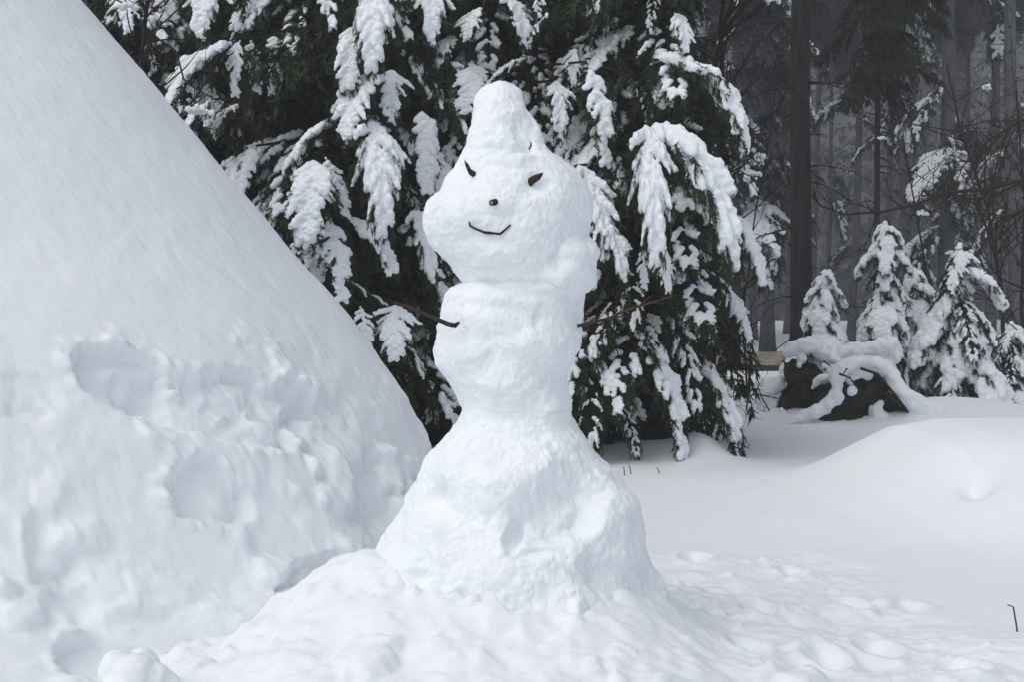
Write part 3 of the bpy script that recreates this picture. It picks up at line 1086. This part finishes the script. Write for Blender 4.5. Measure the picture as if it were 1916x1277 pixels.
for key, (tpx, tY, label, ht, tr) in TREES.items():
    base = P(tpx, 850, tY)
    base[2] = gz(base[0], base[1]) - 0.05
    tree = thing('spruce_tree', base, label, 'tree', 'snowy spruces behind the snowman')
    limbs = []
    for hk, x0, y0, x1, y1, wpx, kind, Yr in HERO:
        if hk != key:
            continue
        root = P(x0, y0, Yr)
        tip0 = P(x1, y1, Yr)
        drop = root[2] - tip0[2]
        tip = P(x1, y1, Yr - drop * {'fan': .55, 'hang': .25, 'arch': .35, 'line': .2, 'mid': .45, 'light': .45}[kind])
        cnt[kind] = cnt.get(kind, 0) + 1
        pr = PROTO[kind][cnt[kind] % len(PROTO[kind])]
        sc = np.linalg.norm(tip - root) / np.linalg.norm(pr['chord'])
        ws = (wpx / F * Yr) / (pr['width'] * sc)
        add_bough(tree, pr, bough_matrix(pr, root, tip, min(2.4, max(.45, ws))))
        zt = min(ht - 1, root[2] + 0.12 * rs.uniform(.2, 1))
        limbs.append((np.array([base[0], base[1], zt]), root, 0.012))
    ob = link('trunk', trunk_mesh('trunk', base, base + np.array([0.05, 0.1, ht]), tr, .02, limbs, seed=tpx), tree)
    ob.location = -Vector(base)

    def shape(z, h=ht):
        return 0.35 + 1.45 * max(0, 1 - z / h) ** 0.8
    def keep(a, b):
        x_, y_ = proj(np.array([b]))
        return x_[0] < 1345 - max(0, 380 - y_[0]) * .12 and (y_[0] < 835 or b[1] > 12.2)
    mats = rand_bough_mats(base, 0.45, ht, 0.17, 5, shape, rs, keep=keep)
    fo = link('foliage', merged_boughs('foliage', DARK, mats, [M_NEEDLE, M_BARK]), tree)
    fo.location = -Vector(base)
    # scattered lightly snowed boughs
    for k in range(44):
        z = rs.uniform(0.8, 4.8)
        az = rs.uniform(-2.6, -.5)
        L = shape(z) * rs.uniform(.75, 1.0)
        root = np.array([base[0] + .3 * L * math.cos(az), base[1] + .3 * L * math.sin(az), z])
        tip = root + .75 * L * np.array([math.cos(az) * .75, math.sin(az) * .75, -.66])
        tip[2] = max(tip[2], .03)
        if not keep(root, tip):
            continue
        pr = PROTO['mid' if k % 3 == 0 else 'light'][k % 3]
        add_bough(tree, pr, bough_matrix(pr, root, tip, rs.uniform(.9, 1.3)))


# ------------------------------------------------------------------ small snow-laden firs
def small_fir(px, pyb, Y, pyt, label, wide, seed, loaded=.72, group='small snowy firs by the stump'):
    base = P(px, pyb, Y)
    base[2] = gz(base[0], base[1]) - .03
    top = P(px, pyt, Y)
    h = top[2] - base[2]
    rs = np.random.RandomState(seed)
    t = thing('young_fir', base, label, 'tree', group)
    ob = link('trunk', trunk_mesh('trunk', base, base + np.array([rs.uniform(-.05, .05), 0, h]), .035, .006, (), 8, wob=.05, seed=seed), t)
    ob.location = -Vector(base)
    z = 0.12 * h
    k = 0
    while z < h * 0.98:
        f = z / h
        L = wide * (1 - f) ** 0.55 + 0.12
        nb = 5 if f < .75 else 4
        a0 = rs.uniform(0, 6.28)
        for b in range(nb):
            if k > 95:
                break
            az = a0 + b * 6.283 / nb + rs.uniform(-.3, .3)
            l = L * rs.uniform(.7, 1.15)
            pt = R(rs.uniform(-68, -42))
            root = np.array([base[0], base[1], z + rs.uniform(-.04, .04)])
            tip = root + l * np.array([math.cos(az) * math.cos(pt), math.sin(az) * math.cos(pt), math.sin(pt)])
            tip[2] = max(tip[2], base[2] + .03)
            kind = 'small' if rs.uniform() < loaded else ('mid' if rs.uniform() < .5 else 'light')
            pr = PROTO[kind][k % len(PROTO[kind])]
            add_bough(t, pr, bough_matrix(pr, root, tip, rs.uniform(.9, 1.25)))
            k += 1
        z += (0.21 if f < .7 else 0.14) * max(1, h / 2.0)
    # snow lump on the leader
    C = [top + np.array([rs.normal(0, .012), rs.normal(0, .012), -.03 - .05 * i]) for i in range(4)]
    sn = clump('snow_tip', C, [.03, .042, .05, .055], .01, M_LOAD, 3, .01, 30)
    s = link('snow_tip', sn, t)
    s.location = -Vector(base)
    return t


small_fir(1540, 760, 15.6, 505, 'shortest round-topped snowy fir right in front of the thick trunk', .55, 31)
small_fir(1655, 775, 15.6, 412, 'tall slender snow-covered fir standing behind the uprooted stump', .62, 32)
small_fir(1712, 775, 15.9, 500, 'small snowy fir squeezed between the slender and the spreading fir', .58, 33)
small_fir(1795, 785, 15.4, 452, 'broad spreading snowy fir farthest right in the row', .95, 34, .35)
small_fir(1890, 775, 16.5, 600, 'low snow-bent fir at the right edge of the photo', .65, 35, .4)


# ------------------------------------------------------------------ uprooted stump
def arc_spheres(pts, Y, rads, dens=9, rs=np.random.RandomState(2), dY=None):
    W_ = np.array([P(a, b, Y + (dY[i] if dY else 0)) for i, (a, b) in enumerate(pts)])
    C, Q = [], []
    for i in range(len(W_) - 1):
        for k in range(dens):
            f = k / dens
            C.append(W_[i] * (1 - f) + W_[i + 1] * f + rs.normal(0, .008, 3))
            Q.append((rads[i] * (1 - f) + rads[i + 1] * f) * rs.uniform(.88, 1.12))
    return C, Q


def px_spheres(lst, Y):
    C, Q = [], []
    for a, b, r, dy in lst:
        C.append(P(a, b, Y + dy))
        Q.append(r / F * Y)
    return C, Q


def stump(label, Y, basepx, earth, roots, snows, extra_snow):
    base = P(basepx[0], basepx[1], Y)
    t = thing('uprooted_stump', base, label, 'tree stump', 'uprooted stumps')
    C, Q = px_spheres(earth, Y)
    o = link('root_plate', clump('root_plate', C, Q, .014, M_EARTH, 4, .11, 5, fine=.02), t)
    o.location = -Vector(base)
    for pts, rr_, dY in roots:
        W_ = np.array([P(a, b, Y + dY) for a, b in pts])
        g = Geo()
        g.tube(W_, np.linspace(rr_, rr_ * .5, len(W_)), 7)
        o = link('root', g.mesh('root', [M_EARTH]), t)
        o.location = -Vector(base)
    rq = np.random.RandomState(int(basepx[0]))
    for _ in range(12):
        e = earth[rq.randint(len(earth))]
        a0 = rq.uniform(0, 6.28)
        pts = [(e[0] + math.cos(a0) * e[2] * k + rq.normal(0, 4), e[1] + abs(math.sin(a0)) * e[2] * k * .8 + rq.normal(0, 4)) for k in (.0, .4, .7, .95)]
        if max(b for a, b in pts) > 768:
            continue
        W_ = np.array([P(a, b, Y - .28 - .03 * i_ + e[3] * .3) for i_, (a, b) in enumerate(pts)])
        g = Geo()
        g.tube(W_, np.linspace(.011, .003, 4), 5)
        o = link('root', g.mesh('root', [M_EARTH]), t)
        o.location = -Vector(base)
    C, Q = [], []
    for pts, rads, dY in snows:
        c, q = arc_spheres(pts, Y + dY, [.86 * r / F * Y for r in rads])
        C += c
        Q += q
    c, q = px_spheres(extra_snow, Y)
    o = link('snow_cap', clump('snow_cap', C + c, Q + q, .014, M_LOAD, 5, .05, 5.5, fine=.007), t)
    o.location = -Vector(base)


stump('larger uprooted stump with a snow-covered root arching over dark earth', 13.9, (1600, 800),
      [(1560, 770, 30, 0.05), (1595, 745, 40, .1), (1625, 735, 42, .1), (1650, 745, 36, .1), (1590, 785, 28, .05), (1625, 783, 30, .1), (1660, 778, 24, .1), (1545, 790, 14, 0),
       (1600, 715, 30, .15), (1640, 712, 28, .15), (1680, 760, 14, .05)],
      [([(1655, 735), (1680, 755), (1700, 772)], .02, -.25), ([(1640, 700), (1670, 735), (1697, 768)], .018, -.2),
       ([(1570, 700), (1590, 708), (1600, 722)], .012, -.3), ([(1610, 690), (1640, 700), (1660, 722)], .015, -.3), ([(1585, 690), (1575, 705)], .008, -.3)],
      [([(1478, 788), (1505, 778), (1535, 768), (1560, 750), (1566, 725), (1563, 705), (1575, 688), (1605, 679), (1640, 679), (1662, 695), (1678, 725), (1700, 752), (1730, 772), (1775, 785)],
        [9, 12, 13, 15, 13, 14, 16, 16, 16, 17, 17, 19, 26, 20], -.12),
       ([(1570, 676), (1585, 664), (1605, 657), (1630, 653), (1650, 650), (1672, 641)], [18, 20, 20, 19, 15, 11], .5)],
      [(1600, 700, 14, -.05), (1622, 703, 13, -.05), (1590, 712, 10, -.08), (1595, 732, 7, -.2), (1640, 770, 15, -.08), (1648, 755, 10, -.1), (1652, 785, 14, -.1),  (1640, 790, 12, -.1)])
stump('smaller uprooted stump with a rounded snow cap left of the arching root', 14.4, (1500, 785),
      [(1490, 700, 28, .05), (1515, 705, 30, .1), (1500, 735, 32, .1), (1480, 755, 28, .1), (1515, 745, 34, .1), (1545, 740, 22, .1), (1470, 770, 16, .05), (1448, 776, 11, 0), (1500, 770, 24, .1), (1422, 778, 7, 0), (1423, 770, 6, 0)],
      [([(1440, 770), (1425, 745), (1415, 715)], .008, -.1), ([(1465, 675), (1475, 690)], .012, -.2), ([(1540, 676), (1557, 688)], .01, -.2)],
      [([(1470, 664), (1485, 650), (1505, 646), (1530, 655), (1550, 668), (1572, 678)], [9, 15, 17, 16, 13, 10], -.1),
       ([(1425, 738), (1440, 728), (1462, 715)], [20, 22, 12], .1), ([(1432, 760), (1450, 745)], [16, 18], .1), ([(1462, 768), (1478, 785)], [8, 7], -.1),
       ([(1522, 725), (1530, 712), (1545, 708)], [7, 9, 8], -.25)],
      [(1500, 672, 10, -.12), (1495, 685, 6, -.15), (1425, 763, 7, -.05)])


# ------------------------------------------------------------------ bare saplings, branches and twigs
def bare(name, label, cat, main, Y, r0, r1, n_side, side_len, seed, droop=0.0, mat=None, leaves=0, group=None, snow=0, spread=(25, 70), dirpref=None):
    """a bare woody plant: main polyline in photo px, side shoots that fork; leaves = dry leaves left on it"""
    rs = np.random.RandomState(seed)
    W_ = np.array([P(m[0], m[1], Y + (m[2] if len(m) > 2 else 0)) for m in main])
    base = W_[0].copy()
    t = thing(name, base, label, cat, group)
    g = Geo()
    # resample main
    tt = np.linspace(0, len(W_) - 1, 6 * len(W_))
    pts = np.stack([np.interp(tt, np.arange(len(W_)), W_[:, k]) for k in range(3)], 1)
    pts += 0.02 * np.stack([perlin(pts * 3 + s) for s in (seed + .5, seed + 3.3, seed + 7.1)], 1)
    rad = np.linspace(r0, r1, len(pts))
    g.tube(pts, rad, 7)
    ends = []
    for k in range(n_side):
        i = int(rs.uniform(.12, .97) * (len(pts) - 1))
        d = pts[min(i + 1, len(pts) - 1)] - pts[max(0, i - 1)]
        d /= np.linalg.norm(d)
        sd = np.cross(d, rs.normal(size=3))
        sd /= np.linalg.norm(sd)
        if dirpref is not None:
            sd = sd * .45 + np.asarray(dirpref)
            sd /= np.linalg.norm(sd)
        ang = R(rs.uniform(*spread))
        dd = d * math.cos(ang) + sd * math.sin(ang)
        L = side_len * rs.uniform(.4, 1.2)
        m = 8
        q = [pts[i]]
        for j in range(m):
            dd = dd + rs.normal(0, .10, 3) + np.array([0, 0, -droop])
            dd /= np.linalg.norm(dd)
            q.append(q[-1] + dd * L / m)
            if j > 1 and rs.uniform() < .45:
                e = dd + rs.normal(0, .6, 3)
                e /= np.linalg.norm(e)
                s = q[-1]
                l2 = L * rs.uniform(.15, .4)
                e2 = e + rs.normal(0, .2, 3)
                s2 = s + e * l2 * .5
                s3 = s2 + e2 / np.linalg.norm(e2) * l2 * .5
                g.tube([s, s2, s3], [rad[i] * .25 + .0008, rad[i] * .2 + .0007, .0012], 4)
                ends.append(s3)
        q = np.array(q)
        g.tube(q, np.linspace(min(rad[i] * .6, .012), .0016, len(q)), 5)
        ends += [q[-1], q[-2], q[5]]
    o = link('branches', g.mesh('branches', [mat or M_TWIG]), t)
    o.location = -Vector(base)
    if leaves and ends:
        V, T = [], []
        n = 0
        for k in range(leaves):
            c = ends[rs.randint(len(ends))] + rs.normal(0, .02, 3)
            a = rs.normal(size=3)
            a[2] -= 1.0
            a /= np.linalg.norm(a)
            b = np.cross(a, rs.normal(size=3))
            b /= np.linalg.norm(b)
            cc = np.cross(a, b)
            l, w = rs.uniform(.03, .06), rs.uniform(.008, .016)
            V += [c, c + a * l * .5 + b * w, c + a * l, c + a * l * .5 - b * w, c + a * l * .5 + cc * .012]
            T += [(n, n + 1, n + 4), (n + 1, n + 2, n + 4), (n + 2, n + 3, n + 4), (n + 3, n, n + 4)]
            n += 5
        lo = link('dry_leaves', mesh_np('dry_leaves', V, np.array(T), [M_LEAF], smooth=False), t)
        lo.location = -Vector(base)
        lo['kind'] = 'stuff'
    for k in range(snow):
        c = ends[rs.randint(len(ends))]
        C = [c + np.array([(j - 3) * .016 + rs.normal(0, .008), rs.normal(0, .014), rs.normal(0, .008) - .004 * abs(j - 3)]) for j in range(8)]
        so = link('snow_clot', clump('snow_clot', C, rs.uniform(.014, .026, 8), .006, M_LOAD, 2, .012, 40), t)
        so.location = -Vector(base)
    return t


bare('bare_sapling', 'dark upright sapling stem at the right foot of the white-boughed spruce', 'sapling', [(1333, 745), (1335, 600), (1338, 450), (1352, 250), (1350, 60), (1362, -120)], 12.8, .034, .018, 26, .75, 41, .02, leaves=40, snow=2)
bare('bare_sapling', 'thin sapling stem left of the dark upright sapling', 'sapling', [(1310, 700), (1312, 560), (1316, 400), (1330, 200)], 13.2, .014, .006, 8, .5, 42, .03)
bare('bare_sapling', 'short thick dead stem among the lowest spruce boughs', 'sapling', [(1275, 720), (1271, 640), (1266, 520), (1262, 400)], 12.4, .045, .03, 5, .5, 43, .05)
bare('bare_sapling', 'leaning dark sapling crossing the top beside the spruce', 'sapling', [(1300, 520), (1315, 300), (1345, 90), (1385, -60)], 12.3, .024, .018, 22, .9, 44, .02, snow=2, dirpref=(.9, -.2, .2))
bare('dead_branch_tree', 'bare twiggy hazel between the spruce and the thick trunk', 'shrub', [(1400, 760), (1390, 600), (1410, 420), (1440, 260), (1465, 60)], 15.2, .012, .005, 34, 1.0, 45, .02, leaves=120, snow=3)
bare('bare_shrub', 'thin reddish shoot standing in the snow left of the stumps', 'shrub', [(1397, 772), (1400, 700), (1405, 640), (1404, 560)], 13.6, .009, .003, 8, .35, 46, .0, M_REDTWIG)
bare('bare_shrub', 'low twigs arching over the snow in front of the road', 'shrub', [(1340, 750), (1375, 742), (1420, 740), (1462, 748)], 12.6, .007, .003, 7, .35, 47, .0)
bare('hanging_branch', 'long dark bare branch reaching in from the right above the firs', 'branch',
     [(1990, 318), (1916, 337), (1850, 352), (1755, 362), (1715, 382), (1640, 398), (1580, 402), (1535, 385), (1512, 360)], 11.0, .020, .005, 14, .30, 48, .0, snow=0)
bare('hanging_branch', 'second dark branch dipping in at the right edge of the photo', 'branch', [(1985, 350), (1916, 388), (1880, 412), (1870, 440), (1890, 470)], 10.6, .020, .005, 9, .35, 49, .02)
bare('hanging_branch', 'thin forked bare branch drooping in above the long dark branch', 'branch', [(1995, 190), (1916, 222), (1850, 262), (1800, 310), (1775, 372)], 11.4, .012, .003, 16, .42, 56, .02)
bare('hanging_branch', 'lowest bare branch crossing the firs at the right edge', 'branch', [(1990, 560), (1925, 545), (1870, 520), (1840, 480), (1822, 450)], 12.2, .012, .003, 14, .36, 57, .02)
bare('bare_shrub', 'leafy brown beech scrub behind the firs at the far right', 'shrub', [(1880, 720), (1876, 560), (1850, 400), (1800, 250), (1770, 120)], 17.6, .03, .01, 40, 1.3, 50, .02, leaves=420, snow=3)
bare('bare_shrub', 'brown dry-leaved scrub under the hanging dark spruce', 'shrub', [(1740, 700), (1735, 520), (1715, 400), (1690, 260)], 18.5, .02, .008, 26, 1.1, 51, .03, leaves=260, snow=3)
bare('bare_shrub', 'tall bare scrub rising at the right photo edge', 'shrub', [(1920, 740), (1910, 560), (1918, 380), (1900, 150)], 16.8, .025, .01, 30, 1.2, 52, .02, leaves=260, snow=2)
bare('bare_shrub', 'dark twiggy thicket with snow clots above the steep heap', 'shrub', [(290, 420), (270, 260), (262, 120), (285, -60)], 9.8, .02, .01, 30, .8, 53, .02, leaves=60, snow=5)
bare('bare_shrub', 'bare branch arching out beside the topmost left bough', 'shrub', [(250, 40), (330, 95), (345, 150), (400, 185), (425, 190)], 9.6, .008, .003, 8, .3, 54, .02, snow=2)
bare('bare_shrub', 'fine twigs poking over the edge of the heap', 'shrub', [(330, 330), (350, 250), (380, 215), (425, 205)], 9.9, .006, .002, 9, .3, 55, .0)


def stick(label, pts, Y, r, cat='twig', group=None, mat=None):
    W_ = [P(a, b, Y) for a, b in pts]
    g = Geo()
    g.tube(np.array(W_), np.linspace(r, r * .7, len(W_)), 6)
    me = g.mesh('twig', [mat or M_GREYTWIG])
    tag(link('twig', me), label, cat, group)


def gY(py):
    return 1.25 * F / (py - 560)


stick('left one of a pair of short twigs sticking out of the snow', [(1169, 897), (1168, 885), (1167, 874)], gY(896), .0045, group='twigs in the snow')
stick('taller right one of the paired twigs in the snow', [(1181, 895), (1180, 882), (1177, 870)], gY(894), .0045, group='twigs in the snow')
stick('leaning lone twig in the snow before the spruce', [(1236, 895), (1233, 885), (1229, 876)], gY(894), .0045, group='twigs in the snow')
stick('hooked dark twig standing in the snow at the lower right', [(1904, 1192), (1902, 1172), (1899, 1155), (1896, 1137), (1892, 1135), (1885, 1133)], gY(1186), .0036, group='twigs in the snow')
stick('twig lying flat on the snow beside the lowest spruce bough', [(1388, 833), (1405, 842), (1425, 846), (1448, 848)], gY(845) + .3, .005, group='twigs in the snow')


# ------------------------------------------------------------------ the misty wood
CROWN = {}


def crown_mesh(var, h, z0, spread, seed, per=6, dz=.5):
    rs = np.random.RandomState(seed)
    mats = rand_bough_mats(np.zeros(3), z0, h, dz, per, lambda z: .5 + spread * max(0, 1 - z / h) ** .7, rs, (-50, -18))
    for i, M in enumerate(mats):
        pass
    return merged_boughs('crown', FARB, mats, [M_NEEDLE_FAR, M_BARK])


CR = [crown_mesh(0, 21, 12.0, 3.6, 61), crown_mesh(1, 23, 13.5, 3.8, 62), crown_mesh(2, 17, 4.6, 0.75, 63), crown_mesh(3, 16, 3.2, 1.3, 64)]
CRF = []
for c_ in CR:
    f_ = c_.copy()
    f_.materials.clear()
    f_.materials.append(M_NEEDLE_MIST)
    f_.materials.append(M_BARK_MIST)
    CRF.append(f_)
TRK, TRKF = [], []
for s, (h, r) in enumerate(((19, .15), (21, .17), (17, .15), (16, .13))):
    g = Geo()
    t = np.linspace(0, 1, 20)
    pts = np.stack([.25 * perlin(np.stack([t * 3, t * 0 + s, t * 0], 1)), .1 * perlin(np.stack([t * 3, t * 0 + s, t * 0 + 9], 1)), t * h], 1)
    rad = r * (1 - .85 * t)
    rad[0] *= 1.3
    g.tube(pts, rad, 14)
    rs = np.random.RandomState(70 + s)
    # dead snags on the lower trunk
    for k in range(34):
        z = rs.uniform(.8, 8.5)
        az = rs.uniform(0, 6.28)
        L = rs.uniform(.4, 1.7)
        p0 = np.array([0, 0, z])
        d = np.array([math.cos(az), math.sin(az), rs.uniform(-.35, .25)])
        q = [p0, p0 + d * L * .4, p0 + d * L * .75 + np.array([0, 0, -.06 * L]), p0 + d * L + np.array([0, 0, -.12 * L])]
        g.tube(q, [.014, .010, .007, .003], 4)
        for _ in range(3):
            i = rs.randint(1, 3)
            e = d + rs.normal(0, .5, 3)
            g.tube([q[i], q[i] + e * L * .22], [.006, .002], 3)
    TRK.append(g.mesh('trunk', [M_BARK]))
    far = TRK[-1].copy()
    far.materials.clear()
    far.materials.append(M_BARK_MIST)
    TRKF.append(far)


def wood_tree(px, Y, var, dia, label, group, rot=0.0, boughs=0, seed=0, x=None):
    X_ = (px - W_PX / 2) / F * Y if x is None else x
    z = gz(X_, Y) - .05
    t = thing('spruce_tree', (X_, Y, z), label, 'tree', group)
    t.rotation_euler = (0, 0, rot)
    s = dia / (2 * (.15, .17, .15, .13)[var])
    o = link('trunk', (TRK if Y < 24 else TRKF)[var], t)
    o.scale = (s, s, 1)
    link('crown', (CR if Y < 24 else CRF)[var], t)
    if Y > 24:
        t.rotation_euler = (R(rnd.uniform(-2, 2)), R(rnd.uniform(-2.2, 2.2)), rot)
    rs = np.random.RandomState(seed)
    for k in range(boughs):
        zz = rs.uniform(2.5, 9)
        az = rs.uniform(0, 6.28)
        root = np.array([0, 0, zz])
        l = rs.uniform(1.2, 2.2)
        pt = R(rs.uniform(-60, -35))
        tip = root + l * np.array([math.cos(az) * math.cos(pt), math.sin(az) * math.cos(pt), math.sin(pt)])
        pr = PROTO[('mid', 'light', 'line')[k % 3]][k % 2]
        o = link('bough', pr['me'], t)
        o.matrix_basis = bough_matrix(pr, root, tip, rs.uniform(.9, 1.3))
        link('snow_load', pr['sn'], o)
    return t


wood_tree(1500, 17.7, 1, .29, 'thick dark straight trunk rising through the whole photo at right', 'trees of the misty wood', .4)
D_ = wood_tree(1640, 20.5, 2, .10, 'dark drooping spruce without snow hanging in right of the thick trunk', 'trees of the misty wood', 1.2)
wood_tree(1765, 33, 1, .40, 'misty spruce with two large snow-laden boughs at the upper right', 'trees of the misty wood', 2.0, 15, 81)
wood_tree(1436, 29, 0, .30, 'grey straight trunk next left of the thick dark trunk', 'trees of the misty wood', .9, 5, 82)
wood_tree(1372, 26, 3, .24, 'misty snow-hung spruce seen through the twigs left of the trunks', 'trees of the misty wood', 2.4, 20, 83)
rs = np.random.RandomState(12)
placed = [(1500, 17.7), (1612, 20.5), (1765, 33), (1436, 29), (1372, 26)]
pts_ = [((p - 958) / F * y, y) for p, y in placed]
WL = 'grey conifer with a straight trunk standing back in the misty wood'
WG = 'conifers standing back in the misty wood'
for px_, Y_, v in ((1592, 40, 0), (1655, 46, 1), (1690, 36, 0), (1850, 38, 0), (1905, 31, 1), (1410, 44, 1), (1475, 52, 0), (1545, 55, 1), (1800, 52, 0), (1720, 58, 1), (1340, 36, 0)):
    wood_tree(px_, Y_, v, rs.uniform(.22, .34), WL, WG, rs.uniform(0, 6.28), 3, int(px_))
    pts_.append(((px_ - 958) / F * Y_, Y_))
n = 0
while n < 60:
    Y_ = rs.uniform(16 if n < 18 else 30, 72)
    X_ = rs.uniform(-.62, .75) * Y_
    if -0.5 < X_ / Y_ * F + 958 - 1250 < 900 and Y_ < 34:
        continue
    if ROAD_Y0 - 1.2 < Y_ < ROAD_Y1 + 1.5 or min(math.hypot(X_ - a, Y_ - b) for a, b in pts_) < 2.4 or (Y_ < 24 and X_ > 2):
        continue
    pts_.append((X_, Y_))
    wood_tree(0, Y_, int(rs.randint(0, 2)) if Y_ < 50 else int(rs.randint(0, 4)), rs.uniform(.26, .42), WL, WG, rs.uniform(0, 6.28), 0, n, x=X_)
    n += 1

# a far wood that reads as one mass, on rising ground
mats = []
for k in range(260):
    Y_ = rs.uniform(74, 112)
    X_ = rs.uniform(-75, 75)
    hgt = rs.uniform(14, 22)
    zg = 0.28 * max(0, Y_ - 84)
    for j in range(34):
        f = (j + rs.uniform(0, 1)) / 34
        z = zg + hgt * f
        az = rs.uniform(0, 6.28)
        L = (3.2 * (1 - f) + .6) * rs.uniform(.7, 1.2)
        root = np.array([X_, Y_, z])
        tip = root + L * np.array([math.cos(az) * .8, math.sin(az) * .8, -.6])
        M = bough_matrix(FARB[0], root, tip, 1.2)
        mats.append((M, k))
# coarse hanging blades, a dozen per bough
V, T = [], []
for i, (M, k) in enumerate(mats):
    A = np.array(M)
    t = rs.uniform(0.05, 1, 14)
    p = np.stack([t * .75, rs.normal(0, .16, 14), -t * .62 + .05], 1) * 1.0
    d = np.stack([rs.normal(.3, .4, 14), rs.normal(0, .5, 14), rs.uniform(-1.3, -.5, 14)], 1)
    v, f = spikes(p, d / np.linalg.norm(d, axis=1)[:, None], .34, .06, rs)
    V.append(v @ A[:3, :3].T + A[:3, 3])
    T.append(f + i * 42)
me = mesh_np('far_wood', np.concatenate(V), np.concatenate(T), [M_NEEDLE_HAZE], smooth=False)
tag(link('far_wood', me), 'mass of dark conifers fading into the mist behind the trunks', 'wood', kind='stuff')
hx = seg(-150, 150.1, 5)
hy = np.concatenate([seg(80, 140, 2.5), [140, 150]])
X, Y = np.meshgrid(hx, hy, indexing='ij')
pp = np.stack([X, Y, X * 0], -1).reshape(-1, 3)
Z = -0.4 + .28 * np.maximum(0, Y - 84) + 1.1 * np.maximum(0, Y - 112) + 5.0 * fbm(pp * .11, 4).reshape(X.shape) * sstep(108, 125, Y)
M_HILL = simple_mat('wooded_slope', (0.06, 0.066, 0.07), (0.15, 0.16, 0.166), 1.2, .95, .3)  # slope colour raised as well to imitate far haze
me = mesh_np('hills', np.stack([X, Y, Z], -1).reshape(-1, 3), grid_faces(len(hx), len(hy)), [M_HILL])
tag(link('hills', me), kind='structure')

# ------------------------------------------------------------------ mist
HZ = 0.0048
mh = bpy.data.materials.new('mist')
mh.use_nodes = True
t = mh.node_tree
t.nodes.remove(t.nodes['Principled BSDF'])
pv = t.nodes.new('ShaderNodeVolumePrincipled')
pv.inputs['Density'].default_value = HZ
pv.inputs['Color'].default_value = (.86, .89, .95, 1)
t.links.new(pv.outputs[0], t.nodes['Material Output'].inputs['Volume'])
bm = bmesh.new()
bmesh.ops.create_cube(bm, size=1)
for v in bm.verts:
    v.co = Vector((v.co.x * 360, 55 + v.co.y * 210, 26 + v.co.z * 58))
me = bpy.data.meshes.new('haze')
bm.to_mesh(me)
bm.free()
me.materials.append(mh)
tag(link('haze', me), 'thin pale mist hanging in the wood', 'mist', kind='stuff')
